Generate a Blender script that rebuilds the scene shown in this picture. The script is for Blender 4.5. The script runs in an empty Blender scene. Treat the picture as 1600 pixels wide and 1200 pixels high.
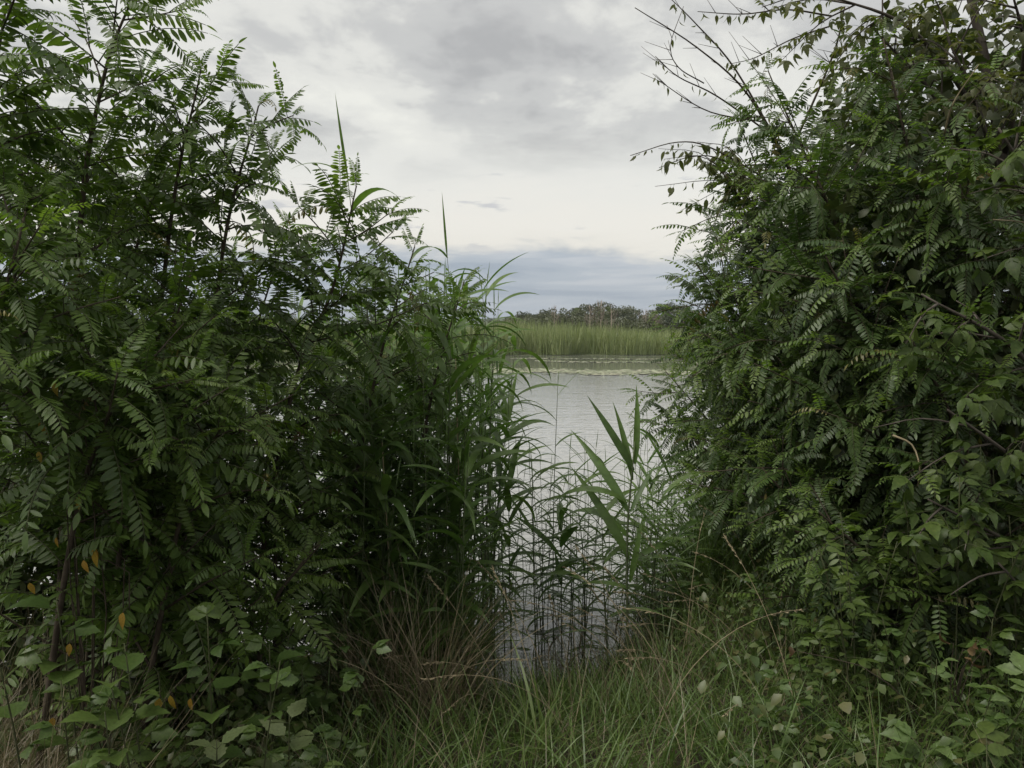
import bpy, math, random
import numpy as np
from mathutils import Vector, Matrix

random.seed(7)
rng = np.random.default_rng(11)
R = math.radians
scene = bpy.context.scene
C = scene.collection

# ------------------------------------------------------------------ camera
F = 1305.0                      # focal length in pixels of the 1600 px wide photograph
CAMZ, PITCH = 1.6, R(3.3)
cam_data = bpy.data.cameras.new('camera')
cam_data.sensor_width = 36.0
cam_data.lens = 36.0 * F / 1600.0
cam_data.clip_start = 0.05
cam_data.clip_end = 8000
cam = bpy.data.objects.new('camera', cam_data)
cam.location = (0, 0, CAMZ)
cam.rotation_euler = (R(90) - PITCH, 0, 0)
C.objects.link(cam)
scene.camera = cam

# ------------------------------------------------------------------ sky, sun, exposure
SUN_EL, SUN_AZ = R(56), R(-120)      # azimuth clockwise from +Y
world = bpy.data.worlds.new('World')
scene.world = world
world.use_nodes = True
nt = world.node_tree
nt.nodes.clear()
def wn(t, **k):
    n = nt.nodes.new(t)
    for a, b in k.items(): setattr(n, a, b)
    return n
L = nt.links.new
out = wn('ShaderNodeOutputWorld')
tc = wn('ShaderNodeTexCoord')
sep = wn('ShaderNodeSeparateXYZ'); L(tc.outputs['Generated'], sep.inputs[0])
def mth(op, a, b=None, c=None, clamp=False):
    n = wn('ShaderNodeMath', operation=op, use_clamp=clamp)
    for i, v in enumerate((a, b, c)):
        if v is None: continue
        if isinstance(v, (int, float)): n.inputs[i].default_value = v
        else: L(v, n.inputs[i])
    return n.outputs[0]
X, Y, Z = sep.outputs[0], sep.outputs[1], sep.outputs[2]
zp = mth('MAXIMUM', Z, 0.0)
zd = mth('ADD', zp, 0.09)
cx_, cy_ = mth('DIVIDE', X, zd), mth('DIVIDE', Y, zd)
comb = wn('ShaderNodeCombineXYZ'); L(cx_, comb.inputs[0]); L(cy_, comb.inputs[1])
def noise(vec, scale, detail, rough, dist=0.0, off=(0,0,0), sc=(1,1,1)):
    mp = wn('ShaderNodeMapping'); L(vec, mp.inputs['Vector'])
    mp.inputs['Location'].default_value = off; mp.inputs['Scale'].default_value = sc
    n = wn('ShaderNodeTexNoise'); L(mp.outputs[0], n.inputs['Vector'])
    n.inputs['Scale'].default_value = scale; n.inputs['Detail'].default_value = detail
    n.inputs['Roughness'].default_value = rough; n.inputs['Distortion'].default_value = dist
    return n.outputs['Fac']
def ramp(fac, stops, interp='EASE'):
    n = wn('ShaderNodeValToRGB'); L(fac, n.inputs[0]); cr = n.color_ramp; cr.interpolation = interp
    while len(cr.elements) > 1: cr.elements.remove(cr.elements[-1])
    cr.elements[0].position = stops[0][0]; cr.elements[0].color = (*stops[0][1], 1)
    for p, c in stops[1:]:
        e = cr.elements.new(p); e.color = (*c, 1)
    return n.outputs[0]
def mix(f, a, b):
    n = wn('ShaderNodeMix', data_type='RGBA')
    if isinstance(f, (int, float)): n.inputs[0].default_value = f
    else: L(f, n.inputs[0])
    for s, v in ((6, a), (7, b)):
        if isinstance(v, tuple): n.inputs[s].default_value = (*v, 1)
        else: L(v, n.inputs[s])
    return n.outputs[2]
g3 = lambda v: (v, v, v)
n1 = noise(comb.outputs[0], 1.05, 6, 0.55, 0.3, (1.3, 0.4, 0), (1.15, 0.75, 1))
n2 = noise(comb.outputs[0], 2.9, 5, 0.6, 0.2, (4.1, 7.7, 0), (1.1, 0.8, 1))
nn = mth('ADD', mth('MULTIPLY', n1, 0.7), mth('MULTIPLY', n2, 0.3))
# high overcast: cream where it is thin, grey where it is thick
deck = ramp(nn, [(0.38, (0.76, 0.75, 0.685)), (0.46, (0.67, 0.66, 0.615)), (0.53, (0.505, 0.50, 0.48)), (0.61, (0.385, 0.38, 0.37))])
# clear creamy strip below the deck, blue grey bank of cloud on the horizon
wob = mth('ADD', Z, mth('MULTIPLY', mth('SUBTRACT', noise(tc.outputs['Generated'], 6.5, 6, 0.6, 0.3, (0.3, 0, 0), (1, 1, 4.5)), 0.5), 0.085))
hf = ramp(wob, [(0.0, g3(0)), (0.165, g3(0)), (0.26, g3(1))])
strip_c = ramp(wob, [(0.09, (0.70, 0.665, 0.60)), (0.13, (0.74, 0.71, 0.65)), (0.20, (0.70, 0.69, 0.645))])
high = mix(hf, strip_c, deck)
bank_n = noise(tc.outputs['Generated'], 4.0, 6, 0.6, 0.3, (2.2, 0, 0), (1, 1, 12))
bank_c = ramp(bank_n, [(0.35, (0.29, 0.335, 0.40)), (0.5, (0.36, 0.40, 0.455)), (0.65, (0.45, 0.475, 0.515))])
bf = ramp(wob, [(0.088, g3(1)), (0.112, g3(0))])
cloud = mix(bf, high, bank_c)
# small grey fragments floating in the creamy strip
fr = ramp(noise(tc.outputs['Generated'], 11.0, 4, 0.55, 0.2, (0.9, 0.2, 0.33), (1, 1, 5.5)), [(0.60, g3(0)), (0.68, g3(0.75))])
win = ramp(Z, [(0.09, g3(0)), (0.115, g3(1)), (0.17, g3(1)), (0.21, g3(0))])
fm = wn('ShaderNodeMath', operation='MULTIPLY'); L(fr, fm.inputs[0]); L(win, fm.inputs[1])
cloud = mix(fm.outputs[0], cloud, (0.46, 0.46, 0.48))
# below the horizon a dull ground tone (never in view)
cloud = mix(ramp(Z, [(0.0, g3(1)), (0.001, g3(0))]) if False else 0.0, cloud, (0.2, 0.2, 0.2))
bg_c = wn('ShaderNodeBackground'); L(cloud, bg_c.inputs[0]); bg_c.inputs[1].default_value = 0.60
sky = wn('ShaderNodeTexSky', sky_type='NISHITA')
sky.sun_disc = False; sky.sun_elevation = SUN_EL; sky.sun_rotation = SUN_AZ
sky.air_density = 1.3; sky.dust_density = 2.0
bg_s = wn('ShaderNodeBackground'); L(sky.outputs[0], bg_s.inputs[0]); bg_s.inputs[1].default_value = 0.1
ms = wn('ShaderNodeMixShader'); ms.inputs[0].default_value = 0.93
L(bg_s.outputs[0], ms.inputs[1]); L(bg_c.outputs[0], ms.inputs[2]); L(ms.outputs[0], out.inputs[0])

sd = bpy.data.lights.new('sun', 'SUN'); sd.energy = 1.5; sd.angle = R(35); sd.color = (1, 0.96, 0.88)
sun = bpy.data.objects.new('sun', sd); C.objects.link(sun)
sv = Vector((math.sin(SUN_AZ) * math.cos(SUN_EL), math.cos(SUN_AZ) * math.cos(SUN_EL), math.sin(SUN_EL)))
sun.rotation_euler = sv.to_track_quat('Z', 'Y').to_euler()
vs = scene.view_settings
scene.display_settings.display_device = 'sRGB'
vs.view_transform = 'Standard'; vs.look = 'None'; vs.exposure = 1.0; vs.gamma = 1; vs.use_curve_mapping = False
cy = scene.cycles
cy.max_bounces = 8; cy.diffuse_bounces = 3; cy.glossy_bounces = 3; cy.transmission_bounces = 5
cy.sample_clamp_indirect = 4.0

# ------------------------------------------------------------------ materials
def M(name, rough=0.6, spec=0.3):
    m = bpy.data.materials.new(name); m.use_nodes = True
    b = m.node_tree.nodes['Principled BSDF']
    b.inputs['Roughness'].default_value = rough
    b.inputs['Specular IOR Level'].default_value = spec
    return m, m.node_tree, b
def nnode(t, ty, **k):
    n = t.nodes.new(ty)
    for a, b in k.items(): setattr(n, a, b)
    return n
def cramp(t, fac, stops):
    n = nnode(t, 'ShaderNodeValToRGB'); cr = n.color_ramp
    while len(cr.elements) > 1: cr.elements.remove(cr.elements[-1])
    cr.elements[0].position = stops[0][0]; cr.elements[0].color = (*stops[0][1], 1)
    for p, c in stops[1:]:
        e = cr.elements.new(p); e.color = (*c, 1)
    t.links.new(fac, n.inputs[0])
    return n.outputs[0]
def leaf_mat(name, cols, trans=0.3, rough=0.45, spec=0.5, rand='object', blotch=0.25, tcol=(1.5, 1.7, 0.7)):
    """leaf tissue: colour drawn per leaf, mottled a little, partly translucent"""
    m, t, b = M(name, rough, spec)
    if rand == 'object': rnd = nnode(t, 'ShaderNodeObjectInfo').outputs['Random']
    else: rnd = nnode(t, 'ShaderNodeNewGeometry').outputs['Random Per Island']
    k = len(cols)
    base = cramp(t, rnd, [(i / max(1, k - 1), c) for i, c in enumerate(cols)])
    tcd = nnode(t, 'ShaderNodeTexCoord')
    nz = nnode(t, 'ShaderNodeTexNoise'); nz.inputs['Scale'].default_value = 14; nz.inputs['Detail'].default_value = 3
    t.links.new(tcd.outputs['Object'], nz.inputs['Vector'])
    v = cramp(t, nz.outputs['Fac'], [(0.3, (1 - blotch,) * 3), (0.7, (1 + blotch * 0.6,) * 3)])
    mx = nnode(t, 'ShaderNodeMix', data_type='RGBA', blend_type='MULTIPLY'); mx.inputs[0].default_value = 1
    t.links.new(base, mx.inputs[6]); t.links.new(v, mx.inputs[7])
    sp_n = nnode(t, 'ShaderNodeTexNoise'); sp_n.inputs['Scale'].default_value = 34; sp_n.inputs['Detail'].default_value = 2
    t.links.new(tcd.outputs['Object'], sp_n.inputs['Vector'])
    sp_m = nnode(t, 'ShaderNodeMix', data_type='RGBA'); sp_m.inputs[7].default_value = (.11, .085, .035, 1)
    t.links.new(cramp(t, sp_n.outputs['Fac'], [(.64, (0, 0, 0)), (.72, (.7, .7, .7))]), sp_m.inputs[0]); t.links.new(mx.outputs[2], sp_m.inputs[6])
    mx = sp_m
    t.links.new(mx.outputs[2], b.inputs['Base Color'])
    if trans > 0:
        tm = nnode(t, 'ShaderNodeMix', data_type='RGBA', blend_type='MULTIPLY'); tm.inputs[0].default_value = 1
        t.links.new(mx.outputs[2], tm.inputs[6]); tm.inputs[7].default_value = (*tcol, 1)
        tr = nnode(t, 'ShaderNodeBsdfTranslucent'); t.links.new(tm.outputs[2], tr.inputs[0])
        ms = nnode(t, 'ShaderNodeMixShader'); ms.inputs[0].default_value = trans
        t.links.new(b.outputs[0], ms.inputs[1]); t.links.new(tr.outputs[0], ms.inputs[2])
        t.links.new(ms.outputs[0], t.nodes['Material Output'].inputs[0])
    return m
def plain(name, c1, c2, scale=8, rough=0.8, bump=0.0, stretch=(1, 1, 1), spec=0.2):
    m, t, b = M(name, rough, spec)
    tcd = nnode(t, 'ShaderNodeTexCoord'); mp = nnode(t, 'ShaderNodeMapping'); mp.inputs['Scale'].default_value = stretch
    nz = nnode(t, 'ShaderNodeTexNoise'); nz.inputs['Scale'].default_value = scale; nz.inputs['Detail'].default_value = 6
    t.links.new(tcd.outputs['Object'], mp.inputs[0]); t.links.new(mp.outputs[0], nz.inputs['Vector'])
    t.links.new(cramp(t, nz.outputs['Fac'], [(0.35, c1), (0.65, c2)]), b.inputs['Base Color'])
    if bump:
        bp = nnode(t, 'ShaderNodeBump'); bp.inputs['Strength'].default_value = bump
        t.links.new(nz.outputs['Fac'], bp.inputs['Height']); t.links.new(bp.outputs[0], b.inputs['Normal'])
    return m

LM = {}
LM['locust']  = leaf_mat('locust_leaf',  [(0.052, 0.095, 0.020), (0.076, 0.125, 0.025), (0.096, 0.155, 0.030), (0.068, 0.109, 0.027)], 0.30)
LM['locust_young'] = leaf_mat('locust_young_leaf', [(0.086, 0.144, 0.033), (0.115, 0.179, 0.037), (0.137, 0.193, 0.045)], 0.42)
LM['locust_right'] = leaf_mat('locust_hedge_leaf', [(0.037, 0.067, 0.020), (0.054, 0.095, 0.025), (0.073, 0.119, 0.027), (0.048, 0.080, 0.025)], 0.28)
LM['maple'] = leaf_mat('maple_leaf', [(0.041, 0.069, 0.017), (0.062, 0.097, 0.022), (0.081, 0.116, 0.028), (0.050, 0.080, 0.022)], 0.28, spec=.25)
LM['olive'] = leaf_mat('olive_leaf', [(.084,.096,.036), (.108,.118,.043), (.072,.089,.034), (.126,.120,.053)], 0.5)
LM['reed'] = leaf_mat('reed_leaf', [(0.083, 0.148, 0.040), (0.106, 0.176, 0.043), (0.126, 0.194, 0.051), (0.077, 0.130, 0.040)], 0.30, tcol=(1.3,1.6,.7))
LM['reed_dead'] = leaf_mat('reed_dead_leaf', [(.10,.085,.05), (.14,.115,.07), (.05,.045,.03)], 0.2, tcol=(1.2,1.1,.8))
LM['bramble'] = leaf_mat('bramble_leaf', [(0.047, 0.085, 0.019), (0.068, 0.113, 0.025), (0.083, 0.126, 0.029)], 0.25)
LM['weed'] = leaf_mat('weed_leaf', [(.12,.155,.065), (.14,.17,.075), (.10,.135,.055)], 0.28)
LM['pale'] = leaf_mat('pale_leaf', [(.102,.162,.050), (.126,.180,.060)], 0.35)
LM['yellow'] = leaf_mat('yellow_leaf', [(.36,.26,.035), (.42,.24,.04), (.34,.30,.06)], 0.3, tcol=(1.1,1.1,.6))
LM['brown'] = leaf_mat('withered_leaf', [(.15,.095,.045), (.19,.13,.06), (.11,.065,.035)], 0.2, tcol=(1.1,1,.8))
LM['grass'] = leaf_mat('grass_blade', [(0.063, 0.113, 0.025), (0.085, 0.142, 0.032), (0.109, 0.157, 0.040), (0.071, 0.120, 0.032)], 0.25, rand='island')
LM['straw'] = leaf_mat('straw_blade', [(.213,.175,.106), (.275,.231,.144), (.163,.131,.081), (.138,.131,.069)], 0.2, rand='island', tcol=(1.1,1.1,.8))
LM['cover'] = leaf_mat('ground_leaf', [(0.045, 0.074, 0.021), (0.068, 0.104, 0.028), (0.087, 0.115, 0.036), (0.113, 0.104, 0.040)], 0.25, rand='island')
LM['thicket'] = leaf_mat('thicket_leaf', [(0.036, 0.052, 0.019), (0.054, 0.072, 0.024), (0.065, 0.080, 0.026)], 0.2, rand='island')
LM['far_reed'] = leaf_mat('far_reed_blade', [(0.179, 0.227, 0.094), (0.221, 0.266, 0.108), (0.252, 0.287, 0.127), (0.200, 0.227, 0.102)], 0.2, rand='island')
LM['far_dark'] = leaf_mat('far_dark_leaf', [(0.041, 0.057, 0.033), (0.054, 0.071, 0.040), (0.064, 0.077, 0.046)], 0.2, rand='island')
LM['far_olive'] = leaf_mat('far_olive_leaf', [(0.092, 0.103, 0.059), (0.110, 0.120, 0.068), (0.081, 0.094, 0.055)], 0.2, rand='island')
LM['far_light'] = leaf_mat('far_light_leaf', [(.115,.149,.061), (.142,.173,.074)], 0.25, rand='island')
WOOD = {}
WOOD['green_stem'] = plain('green_stem', (.045,.055,.025), (.07,.075,.035), 20)
WOOD['twig'] = plain('twig_bark', (.045,.035,.025), (.085,.068,.05), 24, 0.85, 0.3)
WOOD['bark'] = plain('tree_bark', (.05,.042,.034), (.11,.095,.08), 12, 0.9, 0.6, (1, 1, .3))
WOOD['reed_stem'] = plain('reed_stem', (.075,.10,.045), (.10,.12,.06), 10)
WOOD['dry_stem'] = plain('dry_stem', (.26,.21,.12), (.36,.30,.19), 10)
WOOD['straw_stem'] = plain('straw_stem', (.20,.165,.10), (.30,.25,.16), 14)
WOOD['far_bark'] = plain('far_bark', (.09,.075,.062), (.15,.13,.11), 1)
WOOD['pale_bark'] = plain('pale_bark', (.22,.18,.14), (.34,.29,.24), 1)
WOOD['earth'] = None

# ------------------------------------------------------------------ geometry helpers
class MB:
    """collects faces, then links them as one mesh"""
    def __init__(s): s.v = []; s.f = []; s.m = []
    def add(s, vs, fs, m=0):
        o = len(s.v); s.v.extend(vs)
        for f in fs: s.f.append(tuple(i + o for i in f)); s.m.append(m)
    def mesh(s, name, mats, smooth=True):
        me = bpy.data.meshes.new(name)
        me.from_pydata([tuple(v) for v in s.v], [], s.f)
        for m in (mats if isinstance(mats, (list, tuple)) else [mats]): me.materials.append(m)
        if any(s.m): me.polygons.foreach_set('material_index', s.m)
        if smooth: me.polygons.foreach_set('use_smooth', [True] * len(s.f))
        me.update(); return me
def tube(mb, pts, r0, r1, sides=5, m=0):
    pts = [Vector(p) for p in pts]; n = len(pts); vs = []; fs = []
    u = None
    for i, p in enumerate(pts):
        t = (pts[min(n - 1, i + 1)] - pts[max(0, i - 1)])
        t = t.normalized() if t.length > 1e-9 else Vector((0, 0, 1))
        if u is None: u = t.orthogonal().normalized()
        u = (u - t * u.dot(t)); u = u.normalized() if u.length > 1e-6 else t.orthogonal().normalized()
        w = t.cross(u); r = r0 + (r1 - r0) * i / (n - 1)
        for k in range(sides):
            a = 2 * math.pi * k / sides
            vs.append(p + u * (math.cos(a) * r) + w * (math.sin(a) * r))
    for i in range(n - 1):
        for k in range(sides):
            a, b = i * sides + k, i * sides + (k + 1) % sides
            fs.append((a, b, b + sides, a + sides))
    fs.append(tuple(range(sides - 1, -1, -1))); fs.append(tuple((n - 1) * sides + k for k in range(sides)))
    mb.add(vs, fs, m)
def spline(ctrl, n):
    P = [Vector(c) for c in ctrl]; P = [P[0] * 2 - P[1]] + P + [P[-1] * 2 - P[-2]]; out = []
    segs = len(P) - 3
    for i in range(n):
        s = i / (n - 1) * segs; k = min(int(s), segs - 1); t = s - k
        a, b, c, d = P[k:k + 4]
        out.append(0.5 * ((2 * b) + (c - a) * t + (2 * a - 5 * b + 4 * c - d) * t * t + (3 * b - a - 3 * c + d) * t ** 3))
    return out
OVAL = [0, .62, .92, 1, .92, .62, 0]
def blade(mb, base, d, up, length, width, prof=OVAL, fold=0.15, bend=0.0, m=0, twist=0.0):
    """one leaf surface: rows left / midrib / right, folded along the midrib and bent downwards along its length"""
    d = d.normalized(); s = d.cross(up)
    s = s.normalized() if s.length > 1e-6 else d.orthogonal().normalized()
    nrm = s.cross(d); k = len(prof) - 1; vs = []; fs = []
    p = Vector(base); a = 0.0; rows = []
    for i, w in enumerate(prof):
        if i:
            a += bend / k
            p = p + (d * math.cos(a) - nrm * math.sin(a)) * (length / k)
        nn = nrm * math.cos(a) + d * math.sin(a)
        tw = twist * i / k
        ss = s * math.cos(tw) + nn * math.sin(tw); n2 = nn * math.cos(tw) - s * math.sin(tw)
        h = w * width * .5
        if w == 0: rows.append((len(vs),)); vs.append(p.copy())
        else:
            rows.append((len(vs), len(vs) + 1, len(vs) + 2))
            vs += [p - ss * h + n2 * (fold * h), p.copy(), p + ss * h + n2 * (fold * h)]
    for a_, b_ in zip(rows, rows[1:]):
        if len(a_) == 1 and len(b_) == 3: fs += [(a_[0], b_[1], b_[0]), (a_[0], b_[2], b_[1])]
        elif len(a_) == 3 and len(b_) == 1: fs += [(a_[0], a_[1], b_[0]), (a_[1], a_[2], b_[0])]
        else: fs += [(a_[0], a_[1], b_[1], b_[0]), (a_[1], a_[2], b_[2], b_[1])]
    mb.add(vs, fs, m)
def serr(prof, d=0.14):
    return [w * (1 - d if i % 2 else 1) for i, w in enumerate(prof)]
OVATE = [0, .5, .8, .98, 1, .96, .88, .76, .62, .46, .30, .15, 0]
LANCE = [.35, .7, .95, 1, .97, .9, .78, .6, .4, .2, 0]
GRASSP = [.8, 1, .9, .6, 0]
rv = lambda a, b: random.uniform(a, b)
def rdir():
    z = rv(-1, 1); a = rv(0, 2 * math.pi); r = math.sqrt(1 - z * z)
    return Vector((r * math.cos(a), r * math.sin(a), z))

def link(name, me, parent=None, kind=None):
    o = bpy.data.objects.new(name, me); C.objects.link(o)
    if parent: o.parent = parent
    if kind: o['kind'] = kind
    return o
def thing(name, label, cat, loc, group=None, me=None):
    o = bpy.data.objects.new(name, me); C.objects.link(o)
    o.location = loc; o['label'] = label; o['category'] = cat
    if group: o['group'] = group
    return o
UP = Vector((0, 0, 1))
def place(name, me, root, p, d, up=UP, sc=1.0, roll=0.0):
    """a leaf object whose local +Y runs along d; p in world space, root unrotated and unscaled"""
    d = d.normalized(); s = d.cross(up); s = s.normalized() if s.length > 1e-5 else d.orthogonal().normalized()
    n = s.cross(d)
    if roll: s, n = s * math.cos(roll) + n * math.sin(roll), n * math.cos(roll) - s * math.sin(roll)
    p = p - root.location
    o = bpy.data.objects.new(name, me)
    o.matrix_basis = Matrix(((s.x * sc, d.x * sc, n.x * sc, p.x), (s.y * sc, d.y * sc, n.y * sc, p.y), (s.z * sc, d.z * sc, n.z * sc, p.z), (0, 0, 0, 1)))
    o.parent = root; C.objects.link(o)
    return o

# ------------------------------------------------------------------ lie of the land
WATER = -0.45
SX = [-400, -30, -12, -6, -3, -1.5, -0.6, 0.0, 0.5, 1.2, 1.8, 2.6, 4, 8, 20, 60, 400]
SY = [-60, 3.0, 4.2, 4.6, 4.9, 4.8, 4.7, 4.6, 4.95, 6.1, 8.0, 11, 15, 22, 30, 40, 60]
def shore(x): return float(np.interp(x, SX, SY))
def gz(x, y):
    land = shore(x) - y
    w = 0.05 * math.sin(x * 2.1 + y * .7) + 0.04 * math.sin(y * 3.1 - x * 1.3) + 0.02 * math.sin(x * 7 + y * 5)
    z = -0.45 + 0.30 * land
    if z > -0.06: z = -0.06 + 0.10 * math.tanh((z + 0.06) * 3)
    if z < -1.6: z = -1.6
    return z + w * (1 if land > .4 else max(0, .3 + land * .7))
def px(x, y, Yd):
    """point at distance Yd (along +Y) on the sight line of a photograph pixel"""
    u, v = (x - 800) / F, (600 - y) / F
    cp, sp = math.cos(PITCH), math.sin(PITCH)
    d = Vector((u, cp + v * sp, -sp + v * cp))
    return Vector((0, 0, CAMZ)) + d * (Yd / d.y)
def ground_at(x, Yd):
    X_ = (x - 800) / F * Yd * 1.0
    return Vector((X_, Yd, gz(X_, Yd)))

def axis(lo, hi, step, far, sgn_pts):
    a = list(np.arange(lo, hi + 1e-6, step))
    return sorted(set([-s for s in sgn_pts if -s < lo] + a + [s for s in sgn_pts if s > hi]))
xs = axis(-9, 12, .18, 400, [14, 17, 21, 27, 36, 60, 120, 250, 400])
ys = axis(-3, 16, .18, 400, [5, 9, 18, 22, 27, 34, 45, 62, 120, 400]); ys = [y for y in ys if y <= 62]
vs_, fs_ = [], []
for y in ys:
    for x in xs: vs_.append((x, y, gz(x, y)))
nx = len(xs)
for j in range(len(ys) - 1):
    for i in range(nx - 1):
        a = j * nx + i; fs_.append((a, a + 1, a + nx + 1, a + nx))
me = bpy.data.meshes.new('ground'); me.from_pydata(vs_, [], fs_); me.polygons.foreach_set('use_smooth', [True] * len(fs_))
me.materials.append(plain('earth', (.030, .026, .016), (.060, .050, .030), 5, 0.95, 0.5)); me.update()
link('ground', me, kind='structure')
# far bank: one sheet rolling off to the horizon
vs_, fs_ = [], []
fx = [-2000, -1200, -500, -200, -100] + list(range(-60, 101, 5)) + [140, 220, 500, 1200, 2000]
fy = [84, 87, 90, 94, 100, 120, 160, 240, 500, 1200, 2200]
for y in fy:
    for x in fx:
        e = 1.2 * math.sin(x * .11) + .7 * math.sin(x * .37)
        vs_.append((x, y + e, {84: -1.2, 87: -.5, 90: -.3}.get(y, -.25)))
for j in range(len(fy) - 1):
    for i in range(len(fx) - 1):
        a = j * len(fx) + i; fs_.append((a, a + 1, a + len(fx) + 1, a + len(fx)))
me = bpy.data.meshes.new('far_bank'); me.from_pydata(vs_, [], fs_)
me.materials.append(plain('meadow', (.05, .065, .028), (.085, .095, .045), .2, 0.95)); me.update()
link('far_bank', me, kind='structure')
# distant low hill
mb = MB(); hp = []
hx = list(range(-900, 901, 30))
for k, yy in enumerate((1500, 1650, 1850)):
    for x in hx:
        h = (0, 1, .6)[k] * (34 + 9 * math.sin(x * .006 + 1) + 4 * math.sin(x * .021)) * max(0, 1 - max(0, x - 40) / 420) - 1
        hp.append((x, yy + 30 * math.sin(x * .01), h))
n = len(hx)
mb.add(hp, [(j * n + i, j * n + i + 1, (j + 1) * n + i + 1, (j + 1) * n + i) for j in range(2) for i in range(n - 1)])
link('hill', mb.mesh('hill', plain('wooded_hill', (.035, .05, .03), (.06, .075, .045), .03, 0.95, 0)), kind='structure')
# pond
m, t, b = M('pond_water', 0.025, 0.5)
b.inputs['Base Color'].default_value = (.25, .25, .235, 1); b.inputs['IOR'].default_value = 1.6
tcd = nnode(t, 'ShaderNodeTexCoord')
def wnoise(sc, st, det=3):
    mp = nnode(t, 'ShaderNodeMapping'); mp.inputs['Scale'].default_value = st
    nz = nnode(t, 'ShaderNodeTexNoise'); nz.inputs['Scale'].default_value = sc; nz.inputs['Detail'].default_value = det
    t.links.new(tcd.outputs['Object'], mp.inputs[0]); t.links.new(mp.outputs[0], nz.inputs['Vector']); return nz.outputs['Fac']
sx = nnode(t, 'ShaderNodeSeparateXYZ'); t.links.new(tcd.outputs['Object'], sx.inputs[0])
mr = nnode(t, 'ShaderNodeMapRange'); mr.inputs[1].default_value = 42; mr.inputs[2].default_value = 56; mr.inputs[3].default_value = 1.0; mr.inputs[4].default_value = .015
t.links.new(sx.outputs[1], mr.inputs[0])          # the lee of the far reeds is calm
bp = nnode(t, 'ShaderNodeBump'); bp.inputs['Distance'].default_value = .02
mu = nnode(t, 'ShaderNodeMath', operation='MULTIPLY'); mu.inputs[1].default_value = .5
t.links.new(mr.outputs[0], mu.inputs[0]); t.links.new(mu.outputs[0], bp.inputs['Strength'])
ad = nnode(t, 'ShaderNodeMath', operation='ADD'); t.links.new(wnoise(3.2, (1, 2.2, 1)), ad.inputs[0]); t.links.new(wnoise(.7, (1, 2.0, 1), 2), ad.inputs[1])
t.links.new(ad.outputs[0], bp.inputs['Height']); t.links.new(bp.outputs[0], b.inputs['Normal'])
WATER_MAT = m
mb = MB(); mb.add([(-400, -70, WATER), (400, -70, WATER), (400, 95, WATER), (-400, 95, WATER)], [(0, 1, 2, 3)])
link('water', mb.mesh('water', m, False), kind='structure')

# ------------------------------------------------------------------ leaf meshes, made once and shared
def frond(pairs, droop, sag, matl, lw=0.36, ll=0.165, name='leaf'):
    """pinnate leaf of unit length along +Y, upper face +Z"""
    mb = MB(); n = 14; pts = [Vector((0, 0, 0))]; a = .12
    for i in range(n):
        a -= droop / n * (0.5 + i / n)
        pts.append(pts[-1] + Vector((0.012 * math.sin(i * 1.1), math.cos(a), math.sin(a))) / n)
    tube(mb, pts[::2], .0085, .004, 4, 1)
    def at(t_):
        f = t_ * n; i = min(int(f), n - 1); return pts[i].lerp(pts[i + 1], f - i), (pts[i + 1] - pts[i]).normalized()
    for k in range(pairs):
        tt = .13 + .83 * k / (pairs - .6)
        p, d = at(tt); nrm = Vector((1, 0, 0)).cross(d)
        for s in (-1, 1):
            ang = R(78 - 22 * (k / pairs) + rv(-9, 9)); sg = sag + rv(-.18, .18)
            side = Vector((s, 0, 0)) * math.cos(sg) - nrm * math.sin(sg)
            ld = d * math.cos(ang) + side * math.sin(ang)
            sz = ll * (1 - .45 * abs(k / (pairs - 1) - .42) ** 1.6 * 2) * rv(.88, 1.1)
            blade(mb, p + d * rv(-.008, .008), ld, nrm * math.cos(sg) + side * math.sin(sg) * .6 + Vector((0, 0, .001)), sz, sz * lw * rv(.9, 1.15), [0, .72, 1, .98, .72, 0], rv(.05, .3), rv(-.1, .5))
    p, d = at(1.0); blade(mb, p, d, Vector((1, 0, 0)).cross(d), ll * .95, ll * lw * 1.1, [0, .75, 1, .9, .55, 0], .15, .3)
    return mb.mesh(name, [matl, WOOD['green_stem']])
def fronds(mat, count=7, lw=.27, ll=.185):
    return [frond(random.choice((11, 14, 15, 16, 17)), rv(.3, 1.25), rv(.1, .9), LM[mat], lw, ll) for _ in range(count)]
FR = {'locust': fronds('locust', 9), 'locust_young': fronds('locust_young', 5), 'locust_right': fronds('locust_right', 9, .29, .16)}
LM['locust_dry'] = leaf_mat('locust_dry_leaf', [(.20,.17,.05), (.15,.14,.045), (.17,.11,.05)], .35, blotch=.4)
FR['dry'] = [frond(9, rv(.8, 1.6), rv(.4, 1.0), LM['locust_dry'], .26, .17) for _ in range(3)]
FR['right_young'] = [frond(9, rv(.3, 1.0), rv(.1, .6), LM['locust_young'], .38, .165) for _ in range(3)]

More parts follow.
